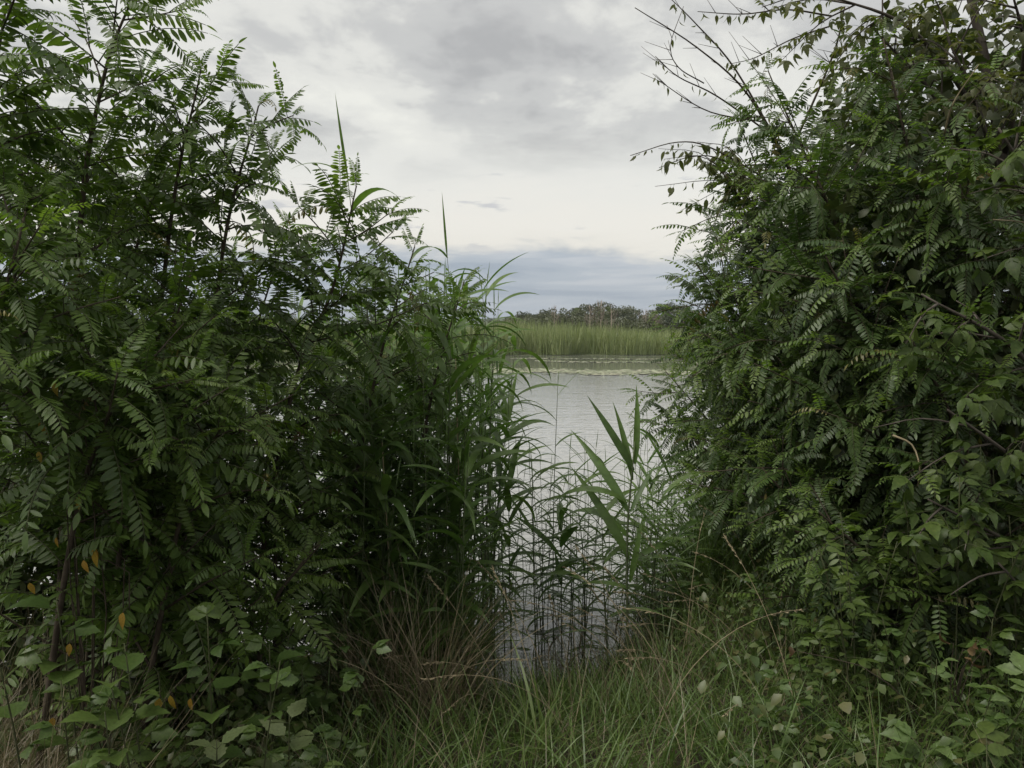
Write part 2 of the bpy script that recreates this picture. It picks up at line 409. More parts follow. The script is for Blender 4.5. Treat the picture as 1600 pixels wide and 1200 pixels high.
def trifoliate(matl, n=3, droop=.7, w=.55, teeth=.16):
    """maple / bramble leaf: petiole and three or five pointed toothed leaflets, unit length"""
    mb = MB(); pt = spline([(0, 0, 0), (0, .16, .03), (0, .34, .02)], 5); tube(mb, pt, .011, .007, 4, 1)
    e = pt[-1]
    spec = [(0, .62, 0.0, 1)] + [(s * R(rv(48, 68)), rv(.48, .56), -.02, 1) for s in (-1, 1)]
    if n == 5: spec = [(0, .5, .17, 1)] + [(s * R(55), .45, .13, 1) for s in (-1, 1)] + [(s * R(75), .40, -.04, 1) for s in (-1, 1)]
    if n == 5: tube(mb, [e, e + Vector((0, .17, -.03))], .007, .006, 4, 1)
    for a, l, off, _ in spec:
        d = Vector((math.sin(a), math.cos(a), -droop * rv(.2, .7)))
        up = Vector((math.sin(a) * .3, 0, 1))
        blade(mb, e + Vector((0, off, -.02 * bool(off))), d, up, l * rv(.9, 1.08), l * w * rv(.9, 1.1), serr(OVATE, teeth), rv(.1, .35), rv(.2, .8), 0, rv(-.3, .3))
    return mb.mesh('leaf', [matl, WOOD['green_stem']])
TRI = {'maple': [trifoliate(LM['maple'], k, rv(.3, 1.1), .46) for k in (3, 5, 3, 5, 5)],
       'olive': [trifoliate(LM['olive'], k, rv(.6, 1.3), .42) for k in (3, 5, 3)],
       'bramble': [trifoliate(LM['bramble'], 3, rv(.2, .8), .72, .2) for _ in range(4)],
       'pale': [trifoliate(LM['pale'], 3, rv(.2, .6), .6, .2) for _ in range(3)]}
def simple_leaf(matl, w=.6, teeth=.2, bend=.6, petiole=.18):
    mb = MB(); tube(mb, [(0, 0, 0), (0, petiole, .02)], .012, .008, 4, 1)
    blade(mb, Vector((0, petiole, .02)), Vector((0, 1, -.1)), UP, 1 - petiole, w, serr(OVATE, teeth), rv(.1, .4), bend)
    return mb.mesh('leaf', [matl, WOOD['green_stem']])
SIMPLE = {'weed': [simple_leaf(LM['weed'], rv(.48, .62), .2, rv(.3, .9)) for _ in range(4)],
          'bramble': [simple_leaf(LM['bramble'], rv(.7, .85), .16, rv(.3, .9)) for _ in range(3)],
          'yellow': [simple_leaf(LM['yellow'], rv(.28, .36), 0, rv(.2, .8)) for _ in range(3)],
          'brown': [simple_leaf(LM['brown'], rv(.4, .6), .1, rv(.8, 1.8)) for _ in range(3)],
          'olive': [simple_leaf(LM['olive'], rv(.24, .36), .1, rv(.3, 1)) for _ in range(3)]}
def reed_leaf(matl, bend, w=.075, kink=0):
    mb = MB(); blade(mb, Vector((0, 0, 0)), Vector((0, 1, 0)), UP, 1, w, LANCE, .25, bend, 0, rv(-1.0, 1.0))
    return mb.mesh('leaf', [matl])
RL = [reed_leaf(LM['reed'], b_, w_) for b_, w_ in ((.3, .075), (.7, .085), (1.2, .095), (1.8, .09), (.9, .1), (2.2, .085))]
RLN = reed_leaf(LM['reed'], .25, .034)
RLB = [reed_leaf(LM['reed'], b_, .11) for b_ in (.5, 1.0, 1.5)]
RLD = [reed_leaf(LM['reed_dead'], b_, .05) for b_ in (1.0, 2.2)]

# ------------------------------------------------------------------ woody plants
GA = 2.39996
def shoot_leaves(root, pts, leafs, young, size, spacing, start, bias, lift, counter, cap, yfrac=.06, hang=0.0):
    """alternate leaves along a shoot; the last few are small and light"""
    Lc = [0.0]
    for a, b_ in zip(pts, pts[1:]): Lc.append(Lc[-1] + (b_ - a).length)
    tot = Lc[-1]; s = tot * start; phi = rv(0, 6.28)
    while s < tot:
        i = max(k for k in range(len(Lc)) if Lc[k] <= s); i = min(i, len(pts) - 2)
        f = (s - Lc[i]) / max(1e-6, Lc[i + 1] - Lc[i]); p = pts[i].lerp(pts[i + 1], f)
        t_ = (pts[i + 1] - pts[i]).normalized()
        u = t_.orthogonal().normalized(); w = t_.cross(u)
        d = u * math.cos(phi) + w * math.sin(phi)
        rem = tot - s
        k = min(1.0, .42 + rem / .30 * .58)
        d = d + t_ * (.22 + .6 * (1 - k)) + UP * lift + bias * rv(.5, 1.2) + rdir() * .12
        if counter[0] >= cap: return
        yl = rem < .13 or random.random() < yfrac
        upv = (UP + rdir() * .22 - d * hang)
        place('leaf', random.choice(FR['dry'] if random.random() < .012 else young if yl else leafs), root, p, d, upv, size * k * rv(.8, 1.15), rv(-.25, .25))
        counter[0] += 1
        phi += GA + rv(-.4, .4); s += spacing * rv(.75, 1.25) * (.55 + .45 * k)
    # tip tuft
    t_ = (pts[-1] - pts[-2]).normalized()
    for _ in range(2):
        if counter[0] < cap:
            place('leaf', random.choice(young), root, pts[-1], t_ + rdir() * .5, UP, size * rv(.22, .36)); counter[0] += 1

def locust(label, base, mid, tip, nbr, blen, group, size=.27, leafs='locust', young='locust_young', bias=Vector((0, 0, 0)), spacing=.055, cap=290, lift=.28, r0=.014, br_lo=.25, name='locust_sapling', hang=0.0, yfrac=.12, start=.3, cat='sapling'):
    root = thing(name, label, cat, base, group)
    main = spline([base] + mid + [tip], 22)
    sm = MB(); tube(sm, [p - base for p in main], r0, .003, 6)
    shoots = [main]
    H = sum((b_ - a).length for a, b_ in zip(main, main[1:]))
    for k in range(nbr):
        t_ = br_lo + (.93 - br_lo) * (k + rv(.1, .9)) / nbr
        i = int(t_ * 21); p = main[i]; tg = (main[min(21, i + 1)] - main[max(0, i - 1)]).normalized()
        a = k * GA + rv(-.5, .5); u = tg.orthogonal().normalized(); w = tg.cross(u)
        o = u * math.cos(a) + w * math.sin(a)
        ln = blen * (1.15 - .75 * t_) * rv(.7, 1.25)
        d = (o * .8 + tg * .55 + bias * .6).normalized()
        e = p + d * ln + UP * ln * rv(-.05, .2); mdl = p + d * ln * .5 + UP * ln * rv(.0, .12)
        pts = spline([p, mdl, e], 9); shoots.append(pts)
        tube(sm, [q - base for q in pts], max(.0035, r0 * (1 - t_) * .6), .002, 5)
    link('stem', sm.mesh('stem', WOOD['twig']), root)
    cnt = [0]
    shoot_leaves(root, main, FR[leafs], FR[young], size, spacing, start, bias, lift, cnt, cap, yfrac, hang)
    rest = shoots[1:]; random.shuffle(rest)
    for pts in rest:
        shoot_leaves(root, pts, FR[leafs], FR[young], size * .95, spacing * .92, .08, bias, lift, cnt, cap, yfrac, hang)
    return root

LG = 'young locust saplings in the thicket on the left bank'
P = px; G = ground_at
B0 = Vector((0, 0, 0))
left = [
 ('tall leafy locust sapling leaning out of frame at the far left edge', G(-120, 2.7), [P(-60, 500, 2.7)], P(20, -60, 2.6), 7, .5),
 ('tall locust sapling whose comb-like leaves stand highest against the sky on the left', G(60, 3.2), [P(120, 420, 3.1), P(160, 130, 3.0)], P(218, -30, 2.95), 6, .42),
 ('locust sapling with a small drooping leaf tuft second from the tallest tip', G(170, 3.3), [P(260, 400, 3.3)], P(314, 108, 3.2), 6, .42),
 ('locust sapling with a thin reddish tip above long arching leaves beside the sky gap', G(260, 3.4), [P(340, 450, 3.3)], P(404, 165, 3.15), 7, .45),
 ('locust sapling with a dark slanting stem whose tip rises beside the tall reed', G(360, 3.8), [P(450, 640, 3.6), P(520, 450, 3.5)], P(557, 290, 3.45), 8, .5),
 ('slim locust sapling growing among the reeds, left of the bare reed spike', G(500, 4.2), [P(580, 620, 4.0)], P(648, 385, 3.9), 7, .45),
 ('rightmost locust sapling of the left thicket, mixed with reed blades', G(590, 4.4), [P(670, 640, 4.3)], P(725, 440, 4.3), 6, .4),
 ('short dark locust sapling low in the left thicket, above the broad bramble leaves', G(20, 2.7), [P(120, 800, 2.6)], P(210, 560, 2.55), 8, .55),
 ('locust sapling with bright green leaves hanging over pale water glints', G(180, 2.9), [P(280, 820, 2.8)], P(360, 640, 2.75), 7, .45),
 ('locust sapling at the left edge with dusky leaves in the shade', G(-90, 2.5), [P(-40, 700, 2.4)], P(40, 330, 2.4), 8, .6),
 ('low locust sprig with fresh bright leaves beside the reed stems', G(380, 3.4), [P(420, 960, 3.2)], P(500, 850, 3.1), 3, .25),
 ('locust sapling deep in the left thicket behind the dark ones', G(80, 4.2), [P(120, 520, 4.2)], P(160, 240, 4.2), 9, .7),
 ('locust sapling behind the sloping crown line of the left thicket', G(330, 4.5), [P(380, 620, 4.4)], P(450, 350, 4.3), 8, .7),
 ('locust sapling filling the shaded heart of the left thicket', G(240, 3.6), [P(280, 700, 3.5)], P(330, 500, 3.4), 8, .6),
 ('locust sapling on the water side of the left thicket, behind the leaning stem', G(420, 4.3), [P(470, 760, 4.2)], P(520, 560, 4.2), 8, .55),
 ('locust sapling with a crown between the two tallest tips on the left', G(100, 3.7), [P(190, 500, 3.6)], P(262, 235, 3.6), 9, .6),
 ('locust sapling growing close behind the far left one', G(-60, 3.4), [P(20, 450, 3.3)], P(80, 190, 3.2), 8, .6),
 ('locust sapling standing in the lower part of the left thicket near the yellow leaves', G(100, 3.2), [P(150, 850, 3.1)], P(120, 640, 3.0), 8, .6),
 ('locust sapling low by the water behind the bright sprig', G(420, 3.9), [P(430, 850, 3.8)], P(420, 700, 3.7), 7, .5),
 ('locust sapling among the first reeds, lower than the slim one', G(540, 4.6), [P(580, 720, 4.5)], P(610, 540, 4.5), 7, .45),
 ('locust sapling in the middle of the left thicket with a leaning stem', G(140, 3.0), [P(200, 760, 2.95)], P(300, 420, 2.9), 8, .6),
]
for i, (lab, b_, mids, tip, nb, bl) in enumerate(left):
    kw = {}
    if 'fresh bright' in lab: kw = dict(leafs='locust_young')
    if 'bright green leaves hanging' in lab: kw = dict(yfrac=.3)
    if 'lower part' in lab: kw.update(start=.45, br_lo=.4)
    if 'short dark' in lab or 'dusky' in lab or 'far left edge' in lab: kw.update(start=.5, br_lo=.5)
    if 'dark' in lab or 'deep' in lab or 'dusky' in lab: kw.update(yfrac=.02)
    locust(lab, b_, mids, tip, int(nb * 1.6), bl * 1.1, LG, **{**dict(size=.36 if i < 5 else .335, spacing=.052, start=.18, br_lo=.14, cap=298), **kw})

RG = 'locust saplings in the hedge on the right bank'
hb = Vector((-.55, -.25, -.25))
right = [
 ('locust sapling leaning furthest out over the water from the right hedge', G(1340, 5.2), [P(1260, 640, 5.1)], P(1085, 410, 5.0), 9, .8, 290),
 ('locust sapling whose leaf tips make the upper left outline of the right hedge', G(1380, 5.0), [P(1280, 520, 4.9)], P(1130, 270, 4.7), 9, .8, 290),
 ('tall locust sapling under the bare arching twigs at the top of the right hedge', G(1420, 4.6), [P(1320, 420, 4.5)], P(1200, 110, 4.4), 9, .8, 290),
 ('locust sapling bulging low over the reeds at the waist of the right hedge', G(1290, 6.0), [P(1180, 740, 6.0)], P(1040, 580, 5.9), 9, .8, 290),
 ('locust sapling with broad shaded sprays in the middle of the right hedge', G(1460, 3.9), [P(1390, 620, 3.8)], P(1290, 400, 3.7), 9, .65, 290),
 ('locust sapling with long leaves drooping towards the grass under the right hedge', G(1390, 4.2), [P(1300, 860, 4.0)], P(1190, 730, 3.9), 7, .5, 220),
 ('low locust sapling with bright lower sprays in front of the right hedge', G(1460, 3.7), [P(1380, 900, 3.6)], P(1280, 800, 3.5), 6, .42, 170),
 ('locust sapling with dark dangling leaves beside the broad-leaved maple', G(1560, 3.7), [P(1500, 700, 3.6)], P(1420, 520, 3.5), 8, .5, 250),
 ('locust sapling at the back of the right hedge under the olive maple crown', G(1560, 5.4), [P(1480, 420, 5.4)], P(1380, 120, 5.3), 9, .9, 290),
 ('locust sapling behind the outline of the right hedge', G(1440, 6.6), [P(1340, 620, 6.5)], P(1220, 330, 6.4), 9, 1.0, 290),
 ('locust sapling facing the pond in the middle of the right hedge flank', G(1330, 4.7), [P(1240, 640, 4.6)], P(1140, 520, 4.5), 9, .65, 295),
 ('locust sapling with a rounded head in the upper middle of the right hedge', G(1420, 4.2), [P(1340, 480, 4.1)], P(1260, 230, 4.0), 9, .75, 295),
 ('locust sapling crowding the centre of the right hedge below the rounded head', G(1400, 4.4), [P(1330, 700, 4.2)], P(1220, 480, 4.1), 9, .65, 295),
 ('locust sapling on the far flank of the right hedge close to the treeline', G(1290, 7.0), [P(1230, 660, 6.9)], P(1165, 500, 6.8), 9, .7, 295),
 ('locust sapling thickening the outline of the right hedge beside the bare twigs', G(1400, 5.4), [P(1300, 560, 5.2)], P(1150, 180, 5.0), 9, .7, 298),
 ('locust sapling thickening the outline of the right hedge level with the cloud bank', G(1340, 5.6), [P(1240, 640, 5.5)], P(1110, 350, 5.4), 9, .75, 298),
 ('locust sapling thickening the outline of the right hedge level with the far reeds', G(1310, 5.5), [P(1220, 700, 5.4)], P(1100, 500, 5.3), 9, .75, 298),
 ('locust sapling in front of the olive crown at the top of the right hedge', G(1500, 4.3), [P(1450, 420, 4.2)], P(1380, 60, 4.1), 9, .75, 298),
 ('locust sapling high in the right hedge between the olive crown and the maple', G(1560, 4.0), [P(1530, 480, 3.9)], P(1490, 240, 3.8), 9, .6, 298),
 ('locust sapling in the lower flank of the right hedge above the sedge', G(1270, 5.4), [P(1220, 820, 5.3)], P(1080, 680, 5.2), 8, .65, 250),
]
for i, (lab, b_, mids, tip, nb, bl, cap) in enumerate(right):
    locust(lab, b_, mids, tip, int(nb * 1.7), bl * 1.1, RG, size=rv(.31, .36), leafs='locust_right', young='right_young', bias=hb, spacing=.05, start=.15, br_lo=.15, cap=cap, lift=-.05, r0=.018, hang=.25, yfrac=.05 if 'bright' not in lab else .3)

# --- maples
def maple(label, base, limbs, leafs, size, cap, twigs, spacing, name='ash_leaved_maple', bark='bark', bias=B0, extra=None):
    root = thing(name, label, 'tree', base)
    sm = MB(); shoots = []
    for ctrl, r0, r1, leafy in limbs:
        pts = spline(ctrl, 14); tube(sm, [p - base for p in pts], r0, r1, 7)
        if not leafy: continue
        for k in range(leafy):
            t_ = .25 + .75 * (k + rv(0, 1)) / leafy; i = min(12, int(t_ * 13)); p = pts[i]
            tg = (pts[i + 1] - pts[i]).normalized(); o = rdir(); o = (o - tg * o.dot(tg)).normalized()
            ln = twigs * rv(.5, 1.2); d = (o + tg * .5 + bias).normalized()
            q = spline([p, p + d * ln * .5 + UP * .05 * ln, p + d * ln - UP * ln * .1], 7); shoots.append(q)
            tube(sm, [a - base for a in q], .006, .002, 4)
    link('trunk', sm.mesh('trunk', WOOD[bark]), root)
    cnt = 0
    random.shuffle(shoots)
    for q in shoots:
        tot = sum((b_ - a).length for a, b_ in zip(q, q[1:])); nl = max(3, int(tot / spacing))
        for k in range(nl):
            if cnt >= cap: break
            f = (k + .6) / nl * 5.99; i = int(f); p = q[i].lerp(q[i + 1], f - i); tg = (q[i + 1] - q[i]).normalized()
            u = tg.orthogonal().normalized(); w = tg.cross(u); a = k * 1.5708 + rv(-.3, .3)
            for s in (0, math.pi):
                if cnt >= cap: break
                d = u * math.cos(a + s) + w * math.sin(a + s) + tg * .5 + bias * .7 - UP * .25 + rdir() * .2
                place('leaf', random.choice(leafs), root, p, d, UP + rdir() * .3, size * rv(.7, 1.15)); cnt += 1
    return root, sm
b1 = G(1760, 3.5)
maple('maple with pointed green leaflets filling the right edge of the picture', b1,
      [([b1, P(1740, 700, 3.5), P(1720, 350, 3.5)], .045, .02, 0),
       ([P(1735, 760, 3.5), P(1600, 560, 3.4), P(1440, 460, 3.3)], .016, .004, 9),
       ([P(1730, 860, 3.5), P(1600, 730, 3.3), P(1480, 640, 3.2)], .014, .004, 8),
       ([P(1735, 950, 3.5), P(1600, 860, 3.3), P(1450, 780, 3.25)], .014, .004, 8),
       ([P(1725, 500, 3.5), P(1640, 330, 3.4), P(1560, 200, 3.3)], .014, .004, 8),
       ([P(1735, 1000, 3.5), P(1640, 960, 3.2), P(1560, 880, 3.1)], .012, .004, 5)],
      TRI['maple'], .175, 170, .32, .09, bias=Vector((-.35, -.4, -.05)))
b2 = G(1640, 5.0)
maple('olive leaved maple whose crown fills the top right corner', b2,
      [([b2, P(1620, 600, 5.0), P(1560, 200, 4.9), P(1500, -80, 4.8)], .06, .02, 6),
       ([P(1600, 420, 5.0), P(1480, 180, 4.7), P(1360, 40, 4.5)], .022, .004, 12),
       ([P(1580, 260, 5.0), P(1440, 60, 4.6), P(1290, -10, 4.4)], .018, .004, 12),
       ([P(1570, 240, 4.9), P(1600, 90, 4.4), P(1580, -20, 4.2)], .018, .004, 10),
       ([P(1570, 300, 4.9), P(1520, 150, 4.3), P(1480, 60, 4.2)], .016, .004, 10)],
      TRI['olive'] , .12, 298, .40, .05, bias=Vector((-.2, -.3, 0)))

# arching bare twigs with small hanging leaves, reaching out of the hedge top
b3 = G(1420, 5.6)
tw = thing('arching_shrub', 'thin shrub whose bare arching twigs reach out against the sky above the right hedge', 'shrub', b3)
sm = MB()
st = [([b3, P(1330, 620, 5.4), P(1230, 250, 5.0)], .016, .008),
      ([P(1240, 280, 5.0), P(1170, 150, 4.9), P(1090, 75, 4.8), P(992, 12, 4.7)], .008, .0025),
      ([P(1230, 250, 5.0), P(1150, 110, 4.9), P(1090, 40, 4.8), P(1045, -5, 4.75)], .007, .002),
      ([P(1205, 210, 5.0), P(1120, 150, 4.9), P(1060, 120, 4.8), P(1024, 88, 4.75)], .006, .002),
      ([P(1190, 190, 5.0), P(1110, 175, 4.9), P(1050, 140, 4.85), P(1020, 115, 4.8)], .005, .0015),
      ([P(1100, 130, 4.85), P(1060, 105, 4.8), P(1048, 70, 4.8), P(1068, 10, 4.8)], .004, .0015),
      ([P(1300, 25, 4.9), P(1230, 15, 4.8), P(1160, 22, 4.75), P(1090, 18, 4.7)], .006, .002),
      ([P(1230, 250, 5.0), P(1300, 90, 4.9), P(1320, 10, 4.8)], .008, .004),
      ([P(1300, 40, 4.9), P(1240, 60, 4.8), P(1180, 90, 4.75), P(1140, 100, 4.7)], .005, .0015),
      ([P(1230, 300, 5.0), P(1120, 235, 4.8), P(1060, 222, 4.7), P(985, 243, 4.6)], .006, .002),
      ([P(1220, 300, 5.0), P(1130, 250, 4.85), P(1080, 245, 4.75), P(1030, 262, 4.7)], .005, .002)]
curves = []
for ctrl, a, b_ in st:
    q = spline(ctrl, 16); curves.append(q); tube(sm, [p - b3 for p in q], a, b_, 5)
for q in curves[1:9]:
    for _ in range(7):      # short spurs
        i = random.randrange(4, 14); d = rdir() * .5 + Vector((-.6, 0, .5))
        tube(sm, [q[i] - b3, q[i] + d * .05 - b3, q[i] + d * rv(.07, .16) - b3], .0022, .001, 4)
link('twig', sm.mesh('twig', WOOD['twig']), tw)
for q, n_, s_, lo in ((curves[6], 40, .06, .05), (curves[8], 34, .06, .05), (curves[2], 18, .055, .1), (curves[9], 16, .06, .2), (curves[10], 14, .06, .1), (curves[3], 8, .06, .3), (curves[5], 5, .06, .1), (curves[7], 26, .08, .3), (curves[4], 5, .06, .5)):
    for k in range(n_):
        f = (lo + (1 - lo) * rv(0, .99)) * 15; i = min(14, int(f)); p = q[i].lerp(q[i + 1], f - i)
        place('leaf', random.choice(SIMPLE['olive']), tw, p, Vector((rv(-.6, .5), rv(-.5, .5), -rv(.4, 1.1))), rdir(), s_ * rv(.6, 1.25))
sm = MB()
for k in range(15):
    a = P(rv(1150, 1230), rv(240, 340), rv(4.75, 5.0)); e = P(rv(1020, 1170), rv(215, 330), rv(4.5, 4.9))
    q = spline([a, a.lerp(e, .5) + UP * rv(.04, .14), e], 8); tube(sm, [p - b3 for p in q], .004, .0015, 4)
    for j in range(17):
        f = rv(.15, .99) * 7; i = min(6, int(f)); p = q[i].lerp(q[i + 1], f - i)
        place('leaf', random.choice(SIMPLE['olive']), tw, p, Vector((rv(-.8, .4), rv(-.6, .3), -rv(.2, 1))), rdir(), rv(.06, .10))
link('twig', sm.mesh('twig', WOOD['twig']), tw)

# ------------------------------------------------------------------ reeds
def stem_mesh(h, lean, mat, r=.0048):
    mb = MB(); n = 7
    tube(mb, [(lean * (i / n) ** 2 * h + .004 * math.sin(i * 2.1), .006 * math.sin(i * 1.3), h * i / n) for i in range(n + 1)], r, r * .35, 5)
    return mb.mesh('stem', mat)
REED_N = [0]
def reed(label, base, tip, leaf_n=10, ls=.36, group=None, leafs=RL, az=None, dead=2, lo=.3, r=.0048, upright=.55, dry=False, spike=.4, name='reed'):
    root = thing(name, label, 'reed', base, group)
    ax = tip - base; h = ax.length
    mid = base.lerp(tip, .55) + Vector((rv(-.03, .03), rv(-.03, .03), 0)) - Vector((ax.x, ax.y, 0)) * .10
    pts = spline([base, mid, tip], 9)
    sm = MB(); tube(sm, [p - base for p in pts], r, r * .3, 5)
    link('stem', sm.mesh('stem', WOOD['dry_stem' if dry else 'reed_stem']), root)
    az = rv(0, 6.28) if az is None else az
    for k in range(leaf_n):
        t_ = lo + (1 - lo) * (k + .4 + rv(-.25, .25)) / leaf_n; f = min(.999, t_) * 8; i = int(f); p = pts[i].lerp(pts[i + 1], f - i)
        tg = (pts[i + 1] - pts[i]).normalized(); a = az + (math.pi if k % 2 else 0) + rv(-.5, .5)
        o = Vector((math.cos(a), math.sin(a), 0))
        d = tg * (upright + .35 * t_) + o * (1.05 - .5 * t_)
        place('leaf', random.choice(leafs), root, p, d, UP, ls * rv(.75, 1.2) * (1 - .35 * abs(t_ - .7)))
    for k in range(dead):
        t_ = rv(.1, lo + .15); f = t_ * 8; i = int(f); a = rv(0, 6.28)
        place('leaf', random.choice(RLD), root, pts[i], Vector((math.cos(a), math.sin(a), .2)), UP, ls * rv(.5, .8))
    if spike:
        place('leaf', RLN, root, pts[-1] - (pts[-1] - pts[-2]) * .2, (pts[-1] - pts[-2]).normalized() + rdir() * .08, Vector((0, -1, 0.2)), ls * spike * rv(.9, 1.15))
    return root
def wbase(x, Yd):
    X_ = (x - 800) / F * Yd; return Vector((X_, Yd, gz(X_, Yd) - .02))
# singular reeds
reed('tallest reed, its spear leaf rising alone into the sky above the left thicket', wbase(610, 4.5), P(541, 255, 3.9), 9, .36, az=2.8, leafs=RLB, lo=.45, r=.006, spike=.95)
reed('tall slim reed with a forked spike, right of the tallest reed', wbase(735, 4.9), P(697, 385, 4.6), 12, .38, az=.3, lo=.35, spike=1.0)
reed('reed with an arching leaf at the right rim of the reed clump, below the treeline', wbase(790, 5.2), P(752, 440, 5.0), 11, .42, az=.1, lo=.3)
V3 = Vector
def broad_reed():
    D = 4.6; b_ = wbase(985, D); root = thing('reed', 'broad-leaved reed standing alone in front of the open water', 'reed', b_)
    q = spline([b_, P(980, 840, D), P(992, 690, D)], 9); sm = MB(); tube(sm, [p - b_ for p in q], .008, .004, 6); link('stem', sm.mesh('stem', WOOD['reed_stem']), root)
    wide = [reed_leaf(LM['reed'], b2_, .085) for b2_ in (.3, .7, 1.5, 2.3)]
    for (x0, y0, x1, y1, k, up, ln) in ((990, 735, 945, 655, 0, (0, -1, .5), .50), (992, 725, 1002, 630, 0, (.3, -1, .1), .46), (988, 750, 975, 660, 0, (.5, -1, .1), .46),
            (982, 800, 925, 690, 1, (0, -1, .8), .60), (978, 785, 930, 735, 3, (0, -.6, 1), .60), (982, 870, 935, 770, 1, (0, -1, .8), .62), (982, 840, 930, 760, 3, (0, -.5, 1), .66),
            (985, 800, 1015, 740, 1, (0, -.8, .8), .36), (986, 880, 1030, 840, 2, (0, -.7, 1), .42), (983, 920, 930, 890, 2, (0, -.8, 1), .40), (984, 910, 1005, 800, 0, (0, -1, .3), .40)):
        p0, p1 = P(x0, y0, D), P(x1, y1, D); place('leaf', wide[k], root, p0, p1 - p0 + V3((0, rv(-.08, .04), 0)), V3(up), ln)
    for (x0, y0) in ((984, 900), (985, 860)):
        place('leaf', RLD[1], root, P(x0, y0, D), V3((rv(-1, 1), -.3, .1)), UP, .3)
broad_reed()
for x0, x1, top, Yd, lab in ((955, 940, 800, 4.7, 'leafy reed just left of the broad-leaved reed'), (1015, 1035, 770, 4.9, 'leafy reed just right of the broad-leaved reed'), (915, 900, 760, 5.0, 'leafy reed halfway between the thin straight reed and the broad-leaved one'),
                             (1040, 1050, 720, 5.4, 'tall leafy reed between the broad-leaved reed and the right hedge'), (840, 832, 740, 4.8, 'leafy reed left of the thin straight reed, in front of the water')):
    reed(lab, wbase(x0, Yd), P(x1, top, Yd), 10, .42, az=rv(2.6, 3.4), leafs=RL[:5], lo=.2, dead=3, r=.006, upright=.7)
reed('thin straight reed rising as a dark line through the middle of the water', wbase(866, 5.5), P(872, 590, 5.4), 7, .28, az=.4, lo=.3)
reed('reed with a wide dark leaf held upright at the left side of the water', wbase(800, 4.9), P(795, 640, 4.7), 9, .40, az=1.2, leafs=RLB, lo=.4, upright=1.0)
reed('reed with a bright green leaf dangling in front of the water', wbase(880, 5.1), P(876, 800, 4.9), 6, .40, az=2, leafs=RLB, lo=.5)
reed('dry straw-coloured reed stem standing bare in the clump, the upper one', wbase(735, 4.3), P(712, 560, 4.1), 1, .2, dry=True, lo=.7, dead=1, spike=False, name='dry_reed', r=.0055)
reed('dry yellow reed stem in front of the dark stems, left of the tall grass', wbase(617, 3.9), P(597, 690, 3.8), 1, .2, dry=True, lo=.6, dead=2, spike=False, name='dry_reed', r=.006)
# crowd of the clump
for i in range(125):
    x = 490 + 285 * random.random() ** .85
    top = 455 + rv(-40, 190) + max(0, (600 - x)) * .5 + max(0, x - 740) * 1.9
    Yd = rv(4.4, 6.6)
    tp = P(x + rv(-30, 50), top, Yd * rv(.97, 1.02))
    lab = (('tall' if top < 500 else 'medium' if top < 580 else 'low') + ' reed ' + ('at the front' if Yd < 5.2 else 'at the back') + ' of the dense clump, '
           + ('half hidden by locust leaves' if x < 590 else 'between the two dry stems' if x < 700 else 'towards the tall slim reed' if x < 760 else 'at the rim by the open water'))
    reed(lab, wbase(x, Yd), tp, random.choice((10, 11, 12, 13)), rv(.34, .48), group='reeds of the dense clump', lo=rv(.1, .25), dead=1)
for i in range(44):
    x = rv(540, 725); Yd = rv(3.8, 4.5); top = rv(520, 800)
    reed(('higher' if top < 640 else 'lower') + ' broad reed by the grass, ' + ('near the locust sprig' if x < 580 else 'beside the dry yellow stem' if x < 640 else 'amid the sedge tufts' if x < 680 else 'close to the open water') + (', foremost row' if Yd < 4.1 else ''),
         wbase(x, Yd), P(x + rv(-30, 40), top, Yd * rv(.96, 1.0)), random.choice((9, 10, 11)), rv(.34, .48), group='reeds nearest the grass', leafs=RLB + RL[:4], lo=.12, dead=1)
for i in range(64):
    x = rv(800, 1050); Yd = rv(4.75, 6.3); tp = P(x + rv(-30, 45), rv(690, 900), Yd)
    reed('short dark reed in the shallows, ' + ('left of the thin straight reed' if x < 860 else 'left of the broad-leaved reed' if x < 975 else 'right of the broad-leaved reed') + (', near' if Yd < 5.6 else ', further out'), wbase(x, Yd), tp, random.choice((7, 8, 9, 10)), rv(.24, .38), group='short reeds in the shallows', lo=.15, az=rv(-.5, .5), dead=2, r=.0038, upright=.4)
for i in range(30):
    x = rv(985, 1130); Yd = rv(5.8, 7.6); tp = P(x + rv(-40, 20), rv(640, 840), Yd)
    reed(('taller' if tp.z - WATER > 1.3 else 'lower') + ' reed leaning over the water by the right hedge' + (', beside the broad-leaved reed' if x < 1050 else ', under the leaves'), wbase(x, Yd), tp, random.choice((7, 8, 9)), rv(.26, .36), group='reeds beside the right hedge', lo=.2, dead=2, r=.004)

